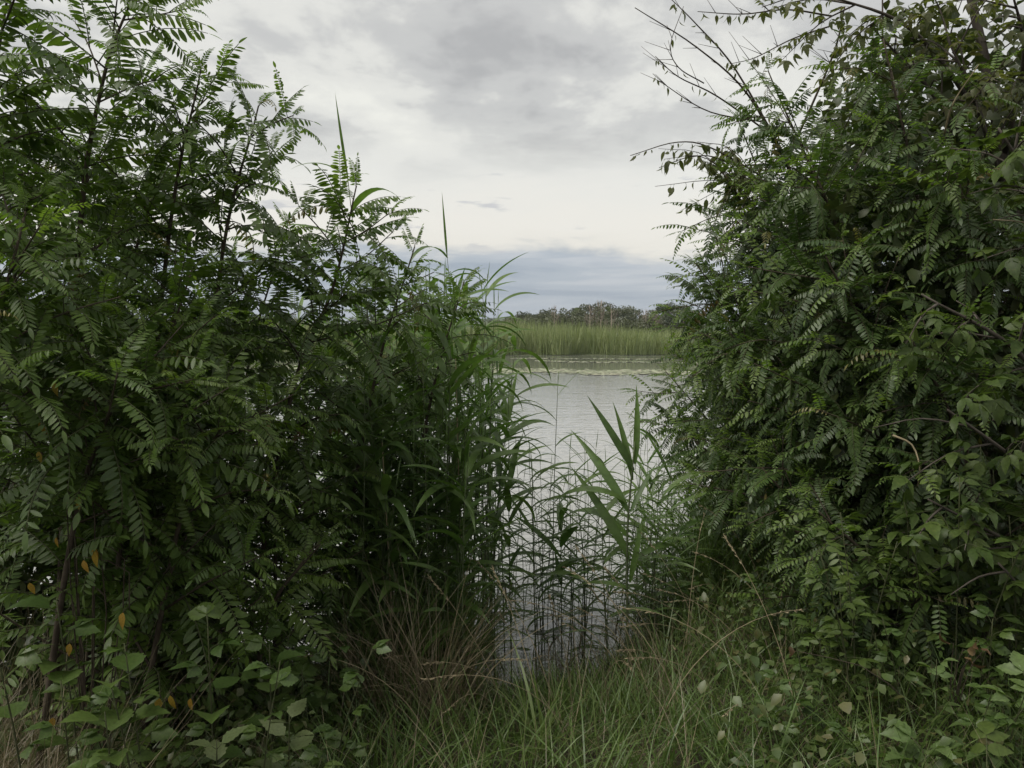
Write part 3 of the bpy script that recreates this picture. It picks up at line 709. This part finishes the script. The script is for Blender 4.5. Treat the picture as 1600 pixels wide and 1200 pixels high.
# ------------------------------------------------------------------ sedge and grass
def blades_mesh(name, spec, mat):
    """many grass blades as one mesh; spec rows: x, y, z, height, width, azimuth, lean, bend"""
    n = len(spec); S = np.array(spec, dtype=np.float64); K = 5
    ts = np.linspace(0, 1, K + 1)
    x, y, z, h, w, az, lean, bend = S.T
    dx, dy = np.cos(az), np.sin(az)
    V = np.zeros((n, 2 * K + 1, 3)); r = np.zeros(n); zz = np.zeros(n)
    fa = rng.uniform(0, 2 * np.pi, n); sxv, syv = np.cos(fa), np.sin(fa)
    for i, t_ in enumerate(ts):
        a = lean + bend * t_
        if i: r = r + np.sin(a) * h / K; zz = zz + np.cos(a) * h / K
        cxp, cyp, czp = x + dx * r, y + dy * r, z + zz
        ww = w * .5 * (1 - t_ ** 1.6) * (.75 + .5 * min(1, t_ * 3) - .25)
        if i < K:
            V[:, 2 * i] = np.stack([cxp - sxv * ww, cyp - syv * ww, czp], 1); V[:, 2 * i + 1] = np.stack([cxp + sxv * ww, cyp + syv * ww, czp], 1)
        else: V[:, 2 * K] = np.stack([cxp, cyp, czp], 1)
    base = (np.arange(n) * (2 * K + 1))[:, None]
    quads = np.array([[2 * i, 2 * i + 1, 2 * i + 3, 2 * i + 2] for i in range(K - 1)]).reshape(-1)
    q = (base + quads[None, :]).reshape(-1, 4); tr = (base + np.array([[2 * K - 2, 2 * K - 1, 2 * K]])).reshape(-1, 3)
    return raw_mesh(name, V.reshape(-1, 3), q, tr, mat)
def raw_mesh(name, V, quads, tris, mat):
    me = bpy.data.meshes.new(name)
    me.vertices.add(len(V)); me.vertices.foreach_set('co', V.astype(np.float32).ravel())
    nq, ntr = len(quads), len(tris)
    me.loops.add(nq * 4 + ntr * 3); me.polygons.add(nq + ntr)
    me.loops.foreach_set('vertex_index', np.concatenate([np.ravel(quads), np.ravel(tris)]).astype(np.int32))
    me.polygons.foreach_set('loop_start', np.concatenate([np.arange(nq) * 4, nq * 4 + np.arange(ntr) * 3]).astype(np.int32))
    me.polygons.foreach_set('use_smooth', np.ones(nq + ntr, dtype=bool))
    me.update(calc_edges=True); me.materials.append(mat); return me
def scatter(n, x0, x1, y0, y1, ok=lambda x, y: True):
    out_ = []
    while len(out_) < n:
        x, y = rv(x0, x1), rv(y0, y1)
        if ok(x, y) and gz(x, y) > WATER - .05: out_.append((x, y, gz(x, y)))
    return out_
clump = lambda x, y: .5 + .5 * math.sin(x * 3.1 + 1.7 * math.sin(y * 2.3)) * math.sin(y * 3.7 + x)
sp = []
for x, y, z in scatter(34000, -2.6, 3.6, 2.0, 9.0, lambda x, y: random.random() < .35 + .65 * clump(x, y)):
    near = max(.45, min(1.1, .3 + .75 * (shore(x) - y)))
    if x > .9: near = 1.15
    sp.append((x, y, z - .01, rv(.14, .42) * near, rv(.0035, .0095), rv(0, 6.28), rv(0, .5), rv(.2, 1.9)))
link('grass', blades_mesh('grass', sp, LM['grass']), kind='stuff')
sp = []
for x, y, z in scatter(7000, -2.6, 3.2, 2.0, 7.5, lambda x, y: random.random() < .2 + .8 * clump(y + 2, x)):
    sp.append((x, y, z - .01, rv(.15, .55), rv(.002, .0045), rv(0, 6.28), rv(.1, .9), rv(.0, 1.2)))
# tangle of dry stalks in the lower left corner
for x, y, z in scatter(2600, -2.3, -1.15, 2.0, 3.0, lambda x, y: x < -.53 * y):
    sp.append((x, y, z, rv(.35, .95), rv(.002, .0045), rv(0, 6.28), rv(.3, 1.35), rv(-.4, .6)))
link('dry_grass', blades_mesh('dry_grass', sp, LM['straw']), kind='stuff')
# sedge tufts
def tuft_mesh(n, h, w, mat, spread=.06):
    s_ = [(rv(-spread, spread), rv(-spread, spread), 0, h * rv(.55, 1.1), w * rv(.7, 1.2), rv(0, 6.28), rv(.02, .35), rv(.2, 1.5)) for _ in range(n)]
    return blades_mesh('blades', s_, mat)
TG = [tuft_mesh(60, .75, .008, LM['grass']) for _ in range(3)]; TD = [tuft_mesh(45, .75, .005, LM['straw']) for _ in range(2)]
LM['bright_grass'] = leaf_mat('bright_grass', [(.12,.17,.045), (.14,.19,.055)], .3, rand='island')
TB = [tuft_mesh(14, .42, .011, LM['bright_grass'], .02)]
def tuft(label, p, me, sc, group=None, name='sedge_tuft'):
    o = thing(name, label, 'grass tuft', p, group, me); o.rotation_euler = (0, 0, rv(0, 6.28)); o.scale = (sc, sc, sc * rv(.9, 1.15)); return o
for i in range(26):
    x, Yd = rv(540, 730), rv(3.7, 4.7)
    tuft('green sedge tuft ' + ('touching the reed stems' if Yd > 4.2 else 'close to the short grass') + (', below the locust sprig' if x < 620 else ', below the reed clump'), G(x, Yd), random.choice(TG), rv(.75, 1.2), 'sedge tufts in front of the reed clump')
for i in range(14):
    x, Yd = rv(530, 740), rv(3.3, 4.5)
    tuft('straw-coloured grass tuft in front of the reed clump' + (', left of the dry yellow stem' if x < 620 else ', right of the dry yellow stem'), G(x, Yd), random.choice(TD), rv(.7, 1.15), 'dry tufts in front of the reed clump', 'dry_grass_tuft')
for i in range(34):
    x, Yd = rv(1070, 1300), rv(5.0, 7.5)
    p_ = G(x, Yd)
    if p_.z > WATER - .1:
        tuft('green sedge tuft on the bank ' + ('at the water side' if x < 1150 else 'deep under the leaves') + ' of the right hedge' + (', near' if Yd < 6.2 else ', further along'), p_, random.choice(TG), rv(.8, 1.3), 'sedge tufts under the right hedge')
tuft('bright green grass tuft with wide blades in the middle of the foreground', G(842, 3.0), TB[0], 1.25, None, 'grass_tuft')
# long bent stalks with seed heads
def stalk_mesh(h, bend, mat):
    mb = MB(); pts = [Vector((0, 0, 0))]; a = .15; n = 12
    for i in range(n):
        a += bend / n; pts.append(pts[-1] + Vector((math.sin(a), 0, math.cos(a))) * h / n)
    tube(mb, pts, .0022, .0008, 4)
    for k in range(22):
        p = pts[-1].lerp(pts[-3], rv(0, 1)); blade(mb, p, (pts[-1] - pts[-2]).normalized() + rdir() * .45, rdir(), rv(.012, .022), .0045, [0, 1, .8, 0], .2, .2)
    return mb.mesh('stalk', mat)
SM_ = [stalk_mesh(rv(.7, 1.05), rv(.6, 1.7), WOOD['straw_stem']) for _ in range(6)]
for i in range(46):
    x, Yd = (rv(900, 1330), rv(3.0, 4.6)) if i < 34 else (rv(560, 900), rv(3.0, 3.9))
    o = thing('grass_stalk', 'long pale bent grass stalk with a seed head, ' + ('below the sedge left of the water' if x < 900 else 'before the broad-leaved reed' if x < 1060 else 'in the grass before the right hedge'), 'grass stalk', G(x, Yd), 'bent dry grass stalks', random.choice(SM_))
    o.rotation_euler = (0, 0, rv(2.2, 4.4) if random.random() < .7 else rv(0, 6.28)); o.scale = (1, 1, rv(.8, 1.1))

# ------------------------------------------------------------------ leafy undergrowth (nobody could count it)
def leaf_cloud(name, pts, smin, smax, mat, flat=.8):
    n = len(pts); P_ = np.array(pts); d = rng.normal(size=(n, 3)); d[:, 2] = d[:, 2] * .5 - .2; d /= np.linalg.norm(d, axis=1)[:, None]
    up = rng.normal(size=(n, 3)) * (1 - flat) + np.array([0, 0, flat]); s = np.cross(d, up); s /= np.linalg.norm(s, axis=1)[:, None] + 1e-9
    nr = np.cross(s, d); L_ = rng.uniform(smin, smax, n)[:, None]; w = L_ * rng.uniform(.28, .42, n)[:, None]
    b0 = P_; a1 = P_ + d * L_ * .35 - s * w + nr * w * .3; a2 = P_ + d * L_ * .35 + s * w + nr * w * .3; m1 = P_ + d * L_ * .38
    c1 = P_ + d * L_ * .72 - s * w * .7 + nr * w * .1 - nr * L_ * .06; c2 = P_ + d * L_ * .72 + s * w * .7 + nr * w * .1 - nr * L_ * .06; m2 = P_ + d * L_ * .74 - nr * L_ * .07
    tp = P_ + d * L_ - nr * L_ * .16
    V = np.stack([b0, a1, a2, m1, c1, c2, m2, tp], 1).reshape(-1, 3); o = (np.arange(n) * 8)[:, None]
    tris = (o + np.array([[0, 3, 1, 0, 2, 3, 4, 6, 7, 6, 5, 7]])).reshape(-1, 3); quads = (o + np.array([[1, 3, 6, 4, 3, 2, 5, 6]])).reshape(-1, 4)
    return raw_mesh(name, V, quads, tris, mat)
pts = []
for x, y, z in scatter(7500, -2.4, -.62, 2.0, 4.5, lambda x, y: x > -.52 * y and x < -.75 + .3 * math.sin(y * 2) or random.random() < .15):
    pts.append((x, y, z + rv(.0, .42) * random.random() ** .5))
for x, y, z in scatter(11000, .7, 4.5, 2.2, 8.5, lambda x, y: x > .55 + (y - 2.4) * .20 + .15 * math.sin(y * 4) or random.random() < .08):
    pts.append((x, y, z + rv(0, .5) * random.random() ** .6))
link('undergrowth', leaf_cloud('undergrowth', pts, .022, .055, LM['cover']), kind='stuff')
pts = []
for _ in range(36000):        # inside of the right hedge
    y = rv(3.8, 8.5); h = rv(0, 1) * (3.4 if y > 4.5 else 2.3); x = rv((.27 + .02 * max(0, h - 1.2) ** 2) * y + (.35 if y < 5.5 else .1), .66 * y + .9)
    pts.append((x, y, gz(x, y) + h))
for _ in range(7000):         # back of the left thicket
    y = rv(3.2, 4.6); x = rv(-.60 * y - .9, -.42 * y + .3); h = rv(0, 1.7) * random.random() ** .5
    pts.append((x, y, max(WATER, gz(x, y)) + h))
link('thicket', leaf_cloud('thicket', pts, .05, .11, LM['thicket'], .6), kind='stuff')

# ------------------------------------------------------------------ brambles, weeds and single leaves
def leafy_stem(name, label, cat, base, h, leafs, size, n, lean, group=None, pairs=False, r=.004, lo=.25, droop=.1, mat='green_stem', yellow=0):
    root = thing(name, label, cat, base, group)
    tip = base + Vector((lean.x, lean.y, h)); mid = base.lerp(tip, .5) - Vector((lean.x, lean.y, 0)) * .2
    q = spline([base, mid, tip], 8); sm = MB(); tube(sm, [p - base for p in q], r, r * .5, 5)
    link('stem', sm.mesh('stem', WOOD[mat]), root)
    a = rv(0, 6.28)
    for k in range(n):
        t_ = lo + (1 - lo) * (k + .5) / n; f = t_ * 6.99; i = int(f); p = q[i].lerp(q[i + 1], f - i)
        for s in ((0, math.pi) if pairs else (0,)):
            o = Vector((math.cos(a + s), math.sin(a + s), .45 - droop + .5 * t_ ** 2))
            place('leaf', random.choice(leafs), root, p, o + rdir() * .15, UP, size * rv(.8, 1.15) * (1 - .35 * t_ if pairs else 1))
        a += math.pi / 2 if pairs else GA
    return root
V3 = Vector
big = [(30, 985, 2.15, 'bramble with large dull leaves at the left edge above the dry stalks'), (115, 985, 2.25, 'bramble with the largest overlapping leaves over the dark stalks, lower left'),
       (190, 1055, 2.2, 'bramble with three broad leaflets right of the largest bramble'), (125, 1115, 2.15, 'small bramble with pale leaflets above the dry tangle in the corner'),
       (215, 1110, 2.15, 'bramble with one heart-shaped leaf hanging between the pale leaflets and the nettles'), (300, 1010, 2.35, 'bramble with shaded leaves in the middle of the lower left bank'),
       (400, 1050, 2.55, 'bramble spreading towards the grass from the left bank'), (470, 1085, 2.9, 'bramble at the edge of the short grass, rightmost of the left bank'),
       (175, 1165, 2.1, 'bramble with three small leaflets at the bottom edge, lower left')]
for x, y, Yd, lab in big:
    t_ = P(x, y, Yd); b_ = G(x + rv(-30, 30), Yd + .12); h = max(.12, t_.z - b_.z + .08)
    leafy_stem('bramble', lab, 'bramble', b_, h, TRI['bramble'] + SIMPLE['bramble'], .13, 7, V3((rv(-.05, .05), -.1, 0)), 'brambles on the left bank', lo=.35, r=.0035)
for i in range(34):
    x, Yd = rv(130, 510), rv(2.35, 3.6); b_ = G(x, Yd)
    leafy_stem('bramble', ('tall' if i % 3 == 0 else 'small') + ' leafy bramble shoot below the left thicket, ' + ('beside the dry stalks' if x < 220 else 'behind the nettle-like weeds' if x < 380 else 'next to the short grass'), 'bramble', b_, rv(.5, .65) if i % 3 == 0 else rv(.2, .42), TRI['bramble'], rv(.10, .14), 7, V3((rv(-.15, .15), rv(-.2, .05), 0)), 'bramble shoots under the left thicket', lo=.2, r=.003)
for x, Yd, lab in ((325, 2.32, 'nettle-like weed with grey-green toothed leaves and a bud, lower left'), (440, 2.42, 'nettle-like weed with a pale upright tip, right of the budded one'), (375, 2.2, 'nettle-like weed cut by the bottom edge between the two others')):
    leafy_stem('weed', lab, 'weed', G(x, Yd), rv(.40, .46) if Yd > 2.3 else .3, SIMPLE['weed'], .15, 6, V3((.02, -.05, 0)), 'nettle-like weeds in front of the left thicket', pairs=True, r=.0035, lo=.2)
# right bank
rb = [(1390, 3.2, .42, 'pale', .10, 'pale green seedling with lobed leaves at the foot of the right hedge'), (1440, 2.75, .26, 'pale', .20, 'maple seedling with broad light leaves in the lower right corner'),
      (1530, 2.6, .30, 'maple', .21, 'maple seedling with long pointed leaflets right of the broad-leaved one'), (1590, 2.8, .42, 'pale', .19, 'maple seedling cut by the right edge near the bottom'),
      (1190, 2.75, .12, 'bramble', .11, 'low bramble in the grass below the bent stalks'), (970, 2.45, .08, 'bramble', .09, 'tiny bramble leaf cluster in the grass at the bottom edge'),
      (1400, 2.5, .14, 'bramble', .13, 'low bramble under the maple seedlings at the bottom right'), (1300, 3.4, .34, 'maple', .12, 'young maple shoot hanging below the low locust'),
      (1480, 3.0, .40, 'pale', .09, 'light seedling beside the withered leaves'), (1560, 3.1, .5, 'bramble', .12, 'bramble shoot with dull leaves behind the withered leaves')]
for x, Yd, h, kind, s_, lab in rb:
    leafy_stem('bramble' if kind == 'bramble' else 'seedling', lab, 'bramble' if kind == 'bramble' else 'seedling', G(x, Yd), h, TRI[kind], s_, 8, V3((rv(-.08, .03), -.08, 0)), None, lo=.25, r=.003)
for i in range(40):
    x, Yd = rv(1180, 1640), rv(2.7, 4.6); b_ = G(x, Yd)
    leafy_stem('bramble', ('tall' if i % 3 == 0 else 'small') + ' leafy bramble shoot below the right hedge, ' + ('at the edge of the grass' if x < 1330 else 'beside the pale seedling' if x < 1480 else 'near the withered leaves'), 'bramble', b_, rv(.45, .6) if i % 3 == 0 else rv(.18, .4), TRI['bramble'], rv(.08, .13), 7, V3((rv(-.2, .1), rv(-.2, .05), 0)), 'bramble shoots under the right hedge', lo=.2, r=.003)
for i in range(16):
    x, Yd = rv(1330, 1640), rv(3.1, 3.6)
    leafy_stem('maple_shoot', ('thin' if i % 2 else 'leafy') + ' maple shoot under the right hedge' + (', left of the withered leaves' if x < 1490 else ', right of the withered leaves'), 'shoot', G(x, Yd), rv(.5, 1.1), TRI['maple'], rv(.12, .17), 9, V3((rv(-.25, .05), rv(-.3, 0), 0)), 'maple shoots under the right hedge', lo=.2, r=.004)
# yellow leaves hanging in the left thicket, on thin twigs of a sprig
sp_b = G(120, 2.75)
sprig = thing('sprig', 'thin sprig dotted with yellow and orange withered leaves in the shade of the left thicket', 'sprig', sp_b)
sm = MB()
for pts_y in ([(120, 770), (90, 835), (150, 850), (45, 905)], [(60, 655), (85, 590), (60, 700)], [(150, 855), (130, 870), (195, 950), (250, 1085)], [(265, 1080), (300, 1085), (340, 1005)], [(85, 1115), (110, 1000)]):
    for (x, y) in pts_y:
        p = P(x, y, 2.45); q = spline([sp_b, p + V3((rv(-.1, .1), .12, -.15)), p], 6); tube(sm, [a - sp_b for a in q], .003, .001, 4)
        place('leaf', random.choice(SIMPLE['yellow']), sprig, p, V3((rv(-.3, .3), rv(-.3, .3), -1)), V3((rv(-.5, .5), -1, 0)), rv(.05, .075))
link('stem', sm.mesh('stem', WOOD['twig']), sprig)
wl = G(1500, 3.05)
wt = thing('withered_shoot', 'withered shoot with orange-brown curled leaves at the foot of the right hedge', 'shoot', wl)
sm = MB()
for (x, y) in ((1490, 1005), (1505, 1015), (1520, 1025), (1530, 1000), (1545, 1010), (1515, 1030), (1248, 1018)):
    p = P(x, y, 2.95); q = spline([wl, wl.lerp(p, .5) + UP * .1, p], 6); tube(sm, [a - wl for a in q], .003, .001, 4)
    place('leaf', random.choice(SIMPLE['brown']), wt, p, V3((rv(-1, 1), rv(-.6, 0), rv(-.4, .3))), rdir(), rv(.06, .09))
link('stem', sm.mesh('stem', WOOD['twig']), wt)
# dead grey branches showing in the hedge
for lab, ctrl in (('bare grey twig sticking out of the dark upper right hedge', [P(1680, 380, 3.8), P(1610, 350, 3.5), P(1552, 343, 3.3)]),
                  ('pale curved dead twig hanging in the dark hollow of the right hedge', [P(1395, 680, 3.4), P(1425, 695, 3.35), P(1437, 730, 3.3), P(1434, 760, 3.3)]),
                  ('long thin straw blade arching across the upper right leaves', [P(1475, 210, 3.9), P(1490, 160, 3.8), P(1530, 100, 3.75)])):
    mb = MB(); q = spline(ctrl, 10); tube(mb, [p - ctrl[0] for p in q], .005, .002, 5)
    thing('dead_twig', lab, 'twig', ctrl[0], None, mb.mesh('dead_twig', WOOD['straw_stem']))

# ------------------------------------------------------------------ across the pond
sp = []
for _ in range(46000):
    x = rv(-70, 95); e = 1.2 * math.sin(x * .11) + .7 * math.sin(x * .37); y = 88.0 + e + 1.5 * math.sin(x * .9) * math.sin(x * .23) + 26 * random.random() ** 1.7 + .4 * math.sin(x * 1.3)
    h = 3.45 + .3 * math.sin(x * .21 + 1) + .25 * math.sin(x * .7 + y) - .022 * max(0, x)
    sp.append((x, y, -.4, h * rv(.70, 1.16), rv(.05, .11), rv(0, 6.28), rv(0, .12), rv(.0, .55)))
link('reed_bed', blades_mesh('reed_bed', sp, LM['far_reed']), kind='stuff')
def far_tree(kind, h, w, seedv):
    random.seed(seedv)
    tm = MB(); tube(tm, [(0, 0, 0), (.1 * rv(-1, 1), 0, h * .4), (.2 * rv(-1, 1), 0, h * .93)], .03 * h * (.62 if kind in ('bare', 'tall') else .55), .05, 6)
    limbs = []
    bare = kind == 'bare'
    for k in range(26 if bare else 12):
        z = h * rv(.25, .88); a = rv(0, 6.28); ln = w * rv(.35, .6) * (1.15 - z / h)
        e = V3((math.cos(a) * ln, math.sin(a) * ln, z + ln * (1.5 if bare else .6))); m_ = V3((math.cos(a) * ln * .5, math.sin(a) * ln * .5, z + ln * .35))
        tube(tm, spline([V3((0, 0, z)), m_, e], 5), .045 if bare else .05, .012, 4); limbs.append(e)
        if bare:
            for _ in range(4):
                d = rdir() * .5 + V3((0, 0, .8)); tube(tm, [m_.lerp(e, rv(.2, 1)), e + d * rv(.4, 1.0)], .022, .008, 3)
    pts = []
    nc = {'bare': 5, 'round': 22, 'shrub': 18, 'tall': 24}[kind]
    for k in range(nc):
        a = rv(0, 6.28); zz = rv(.22 if kind != 'shrub' else .05, .95); rad = w * .5 * math.sqrt(max(.05, 1 - ((zz - .5) / .55) ** 2)) * rv(.3, 1)
        c = V3((math.cos(a) * rad, math.sin(a) * rad, h * zz)); s_ = w * rv(.10, .2)
        for _ in range(150 if not bare else 30):
            q = rdir() * s_ * rv(.3, 1) ** .5; pts.append((c.x + q.x, c.y + q.y, c.z + q.z * .8))
    return tm, pts
def far_kind(kind, h, w, mat, bark, sd_):
    tm, pts = far_tree(kind, h, w, sd_)
    return tm.mesh('trunk', WOOD[bark]), leaf_cloud('crown', pts, .14, .32, LM[mat], .4), h
FK = {'dark': [far_kind('round', 7.5, 6.5, 'far_dark', 'far_bark', 100 + i) for i in range(3)],
      'olive': [far_kind('round', 7, 6, 'far_olive', 'far_bark', 120 + i) for i in range(3)],
      'bare': [far_kind('bare', 10, 3.6, 'far_olive', 'pale_bark', 140 + i) for i in range(3)],
      'light': [far_kind('tall', 8.5, 4, 'far_light', 'pale_bark', 160 + i) for i in range(2)],
      'shrub': [far_kind('shrub', 4.6, 5.5, 'far_olive', 'far_bark', 180 + i) for i in range(3)]}
random.seed(99)
def ftree(kind, label, x, top, Yd, group, cat='tree', name='broadleaf_tree'):
    tm, cm, h = random.choice(FK[kind]); X_ = (x - 800) / F * Yd; z0 = -.3
    tz = P(x, top, Yd).z; s_ = (tz - z0) / (h * (1.0 if kind != 'bare' else 1.02))
    root = thing(name, label, cat, (X_, Yd, z0), group)
    for nm, me_ in (('trunk', tm), ('crown', cm)):
        o = link(nm, me_, root); o.scale = (s_ * rv(.9, 1.25), s_, s_); o.rotation_euler = (0, 0, rv(0, 6.28))
named = [('bare', 'tallest bare tree with pinkish grey twigs in the middle of the far treeline', 938, 462, 117, 'bare_tree'),
         ('bare', 'bare tree with grey twigs above the left part of the far treeline', 866, 474, 118, 'bare_tree'),
         ('bare', 'pale trunked tree just right of the tallest bare tree', 955, 474, 116, 'bare_tree'),
         ('bare', 'bare tree close left of the tallest bare tree', 922, 470, 117, 'bare_tree'),
         ('bare', 'thin bare tree in the dip of the far treeline', 1008, 480, 118, 'bare_tree'),
         ('bare', 'thin bare tree left of the leafy tree by the right hedge', 1024, 477, 118, 'bare_tree'),
         ('dark', 'dark leafy tree rising at the right end of the far treeline', 1046, 474, 117, 'broadleaf_tree'),
         ('light', 'light green tree between the dark leafy tree and the right hedge', 1068, 478, 118, 'broadleaf_tree'),
         ('light', 'light green tree next to the right hedge', 1082, 482, 120, 'broadleaf_tree'),
         ('dark', 'dark tree left of the bare trees in the far treeline', 903, 480, 140, 'broadleaf_tree'),
         ('dark', 'small dark round tree at the left end of the far treeline', 836, 488, 150, 'broadleaf_tree')]
for kind, lab, x, top, Yd, nm in named: ftree(kind, lab, x, top, Yd, None, 'tree', nm)
for i in range(26):
    x = 812 + i * 10 + rv(-4, 4)
    tp_ = float(np.interp(x, (810, 850, 885, 910, 935, 965, 990, 1010, 1030, 1050, 1080), (495, 492, 489, 481, 478, 482, 487, 493, 494, 481, 484)))
    ftree(random.choice(('dark', 'dark', 'olive', 'olive', 'light')), 'broad-leaved tree in the brownish far treeline behind the reed bed', x, tp_ - 5 + rv(-4, 5), rv(128, 150), 'trees of the far treeline')
for i in range(34):
    x = 790 + i * 9 + rv(-4, 4)
    ftree('shrub', 'rounded shrub at the foot of the far treeline behind the reed bed', x, 500 + rv(-3, 4), rv(118, 124), 'shrubs along the far reed bed', 'shrub', 'shrub')
for i in range(34):
    x = rv(180, 780) if i < 22 else rv(1100, 1420)
    ftree(random.choice(('dark', 'olive')), 'broad-leaved tree of the far treeline glimpsed through the near leaves', x, 494 + rv(-6, 6), rv(126, 150), 'far trees behind the near thickets')
# floating leaves
m = leaf_mat('floating_leaf', [(.28,.31,.17), (.33,.33,.21), (.22,.28,.13), (.38,.34,.24)], 0, rand='island')
pts_v, pts_f = [], []
def pads(n, xf, yf, rmin, rmax):
    for _ in range(n):
        x, y = xf(), None; y = yf(x); r_ = rv(rmin, rmax); o = len(pts_v); a0 = rv(0, 6.28)
        pts_v.append((x, y, WATER + .02))
        for k in range(7):
            a = a0 + k * .93; rr = r_ * rv(.85, 1.1); pts_v.append((x + math.cos(a) * rr, y + math.sin(a) * rr, WATER + rv(.006, .035)))
        for k in range(6): pts_f.append((o, o + 1 + k, o + 2 + k))
pads(2600, lambda: rv(-16, 18), lambda x: 49 - x * .35 + random.gauss(0, 1.7) + .8 * math.sin(x), .12, .38)
pads(420, lambda: rv(2, 20), lambda x: 68 - x * .35 + random.gauss(0, .7) + .6 * math.sin(x * .8), .12, .3)
pads(260, lambda: rv(0, 14), lambda x: 76 - x * .2 + random.gauss(0, .5), .12, .3)
me = bpy.data.meshes.new('floating_leaves'); me.from_pydata(pts_v, [], pts_f); me.materials.append(m); me.update()
link('floating_leaves', me, kind='stuff')

# ------------------------------------------------------------------ air
mb = MB(); x0, x1, y0, y1, z0, z1 = -2100, 2100, -420, 2320, -3.0, 62.0
mb.add([(x0, y0, z0), (x1, y0, z0), (x1, y1, z0), (x0, y1, z0), (x0, y0, z1), (x1, y0, z1), (x1, y1, z1), (x0, y1, z1)],
       [(3, 2, 1, 0), (4, 5, 6, 7), (0, 1, 5, 4), (1, 2, 6, 5), (2, 3, 7, 6), (3, 0, 4, 7)])
m = bpy.data.materials.new('air'); m.use_nodes = True; t = m.node_tree; t.nodes.clear()
o_ = nnode(t, 'ShaderNodeOutputMaterial'); v_ = nnode(t, 'ShaderNodeVolumePrincipled')
v_.inputs['Color'].default_value = (.80, .88, 1.0, 1); v_.inputs['Density'].default_value = .0002
t.links.new(v_.outputs[0], o_.inputs['Volume'])
link('haze', mb.mesh('haze', m, False), kind='stuff')
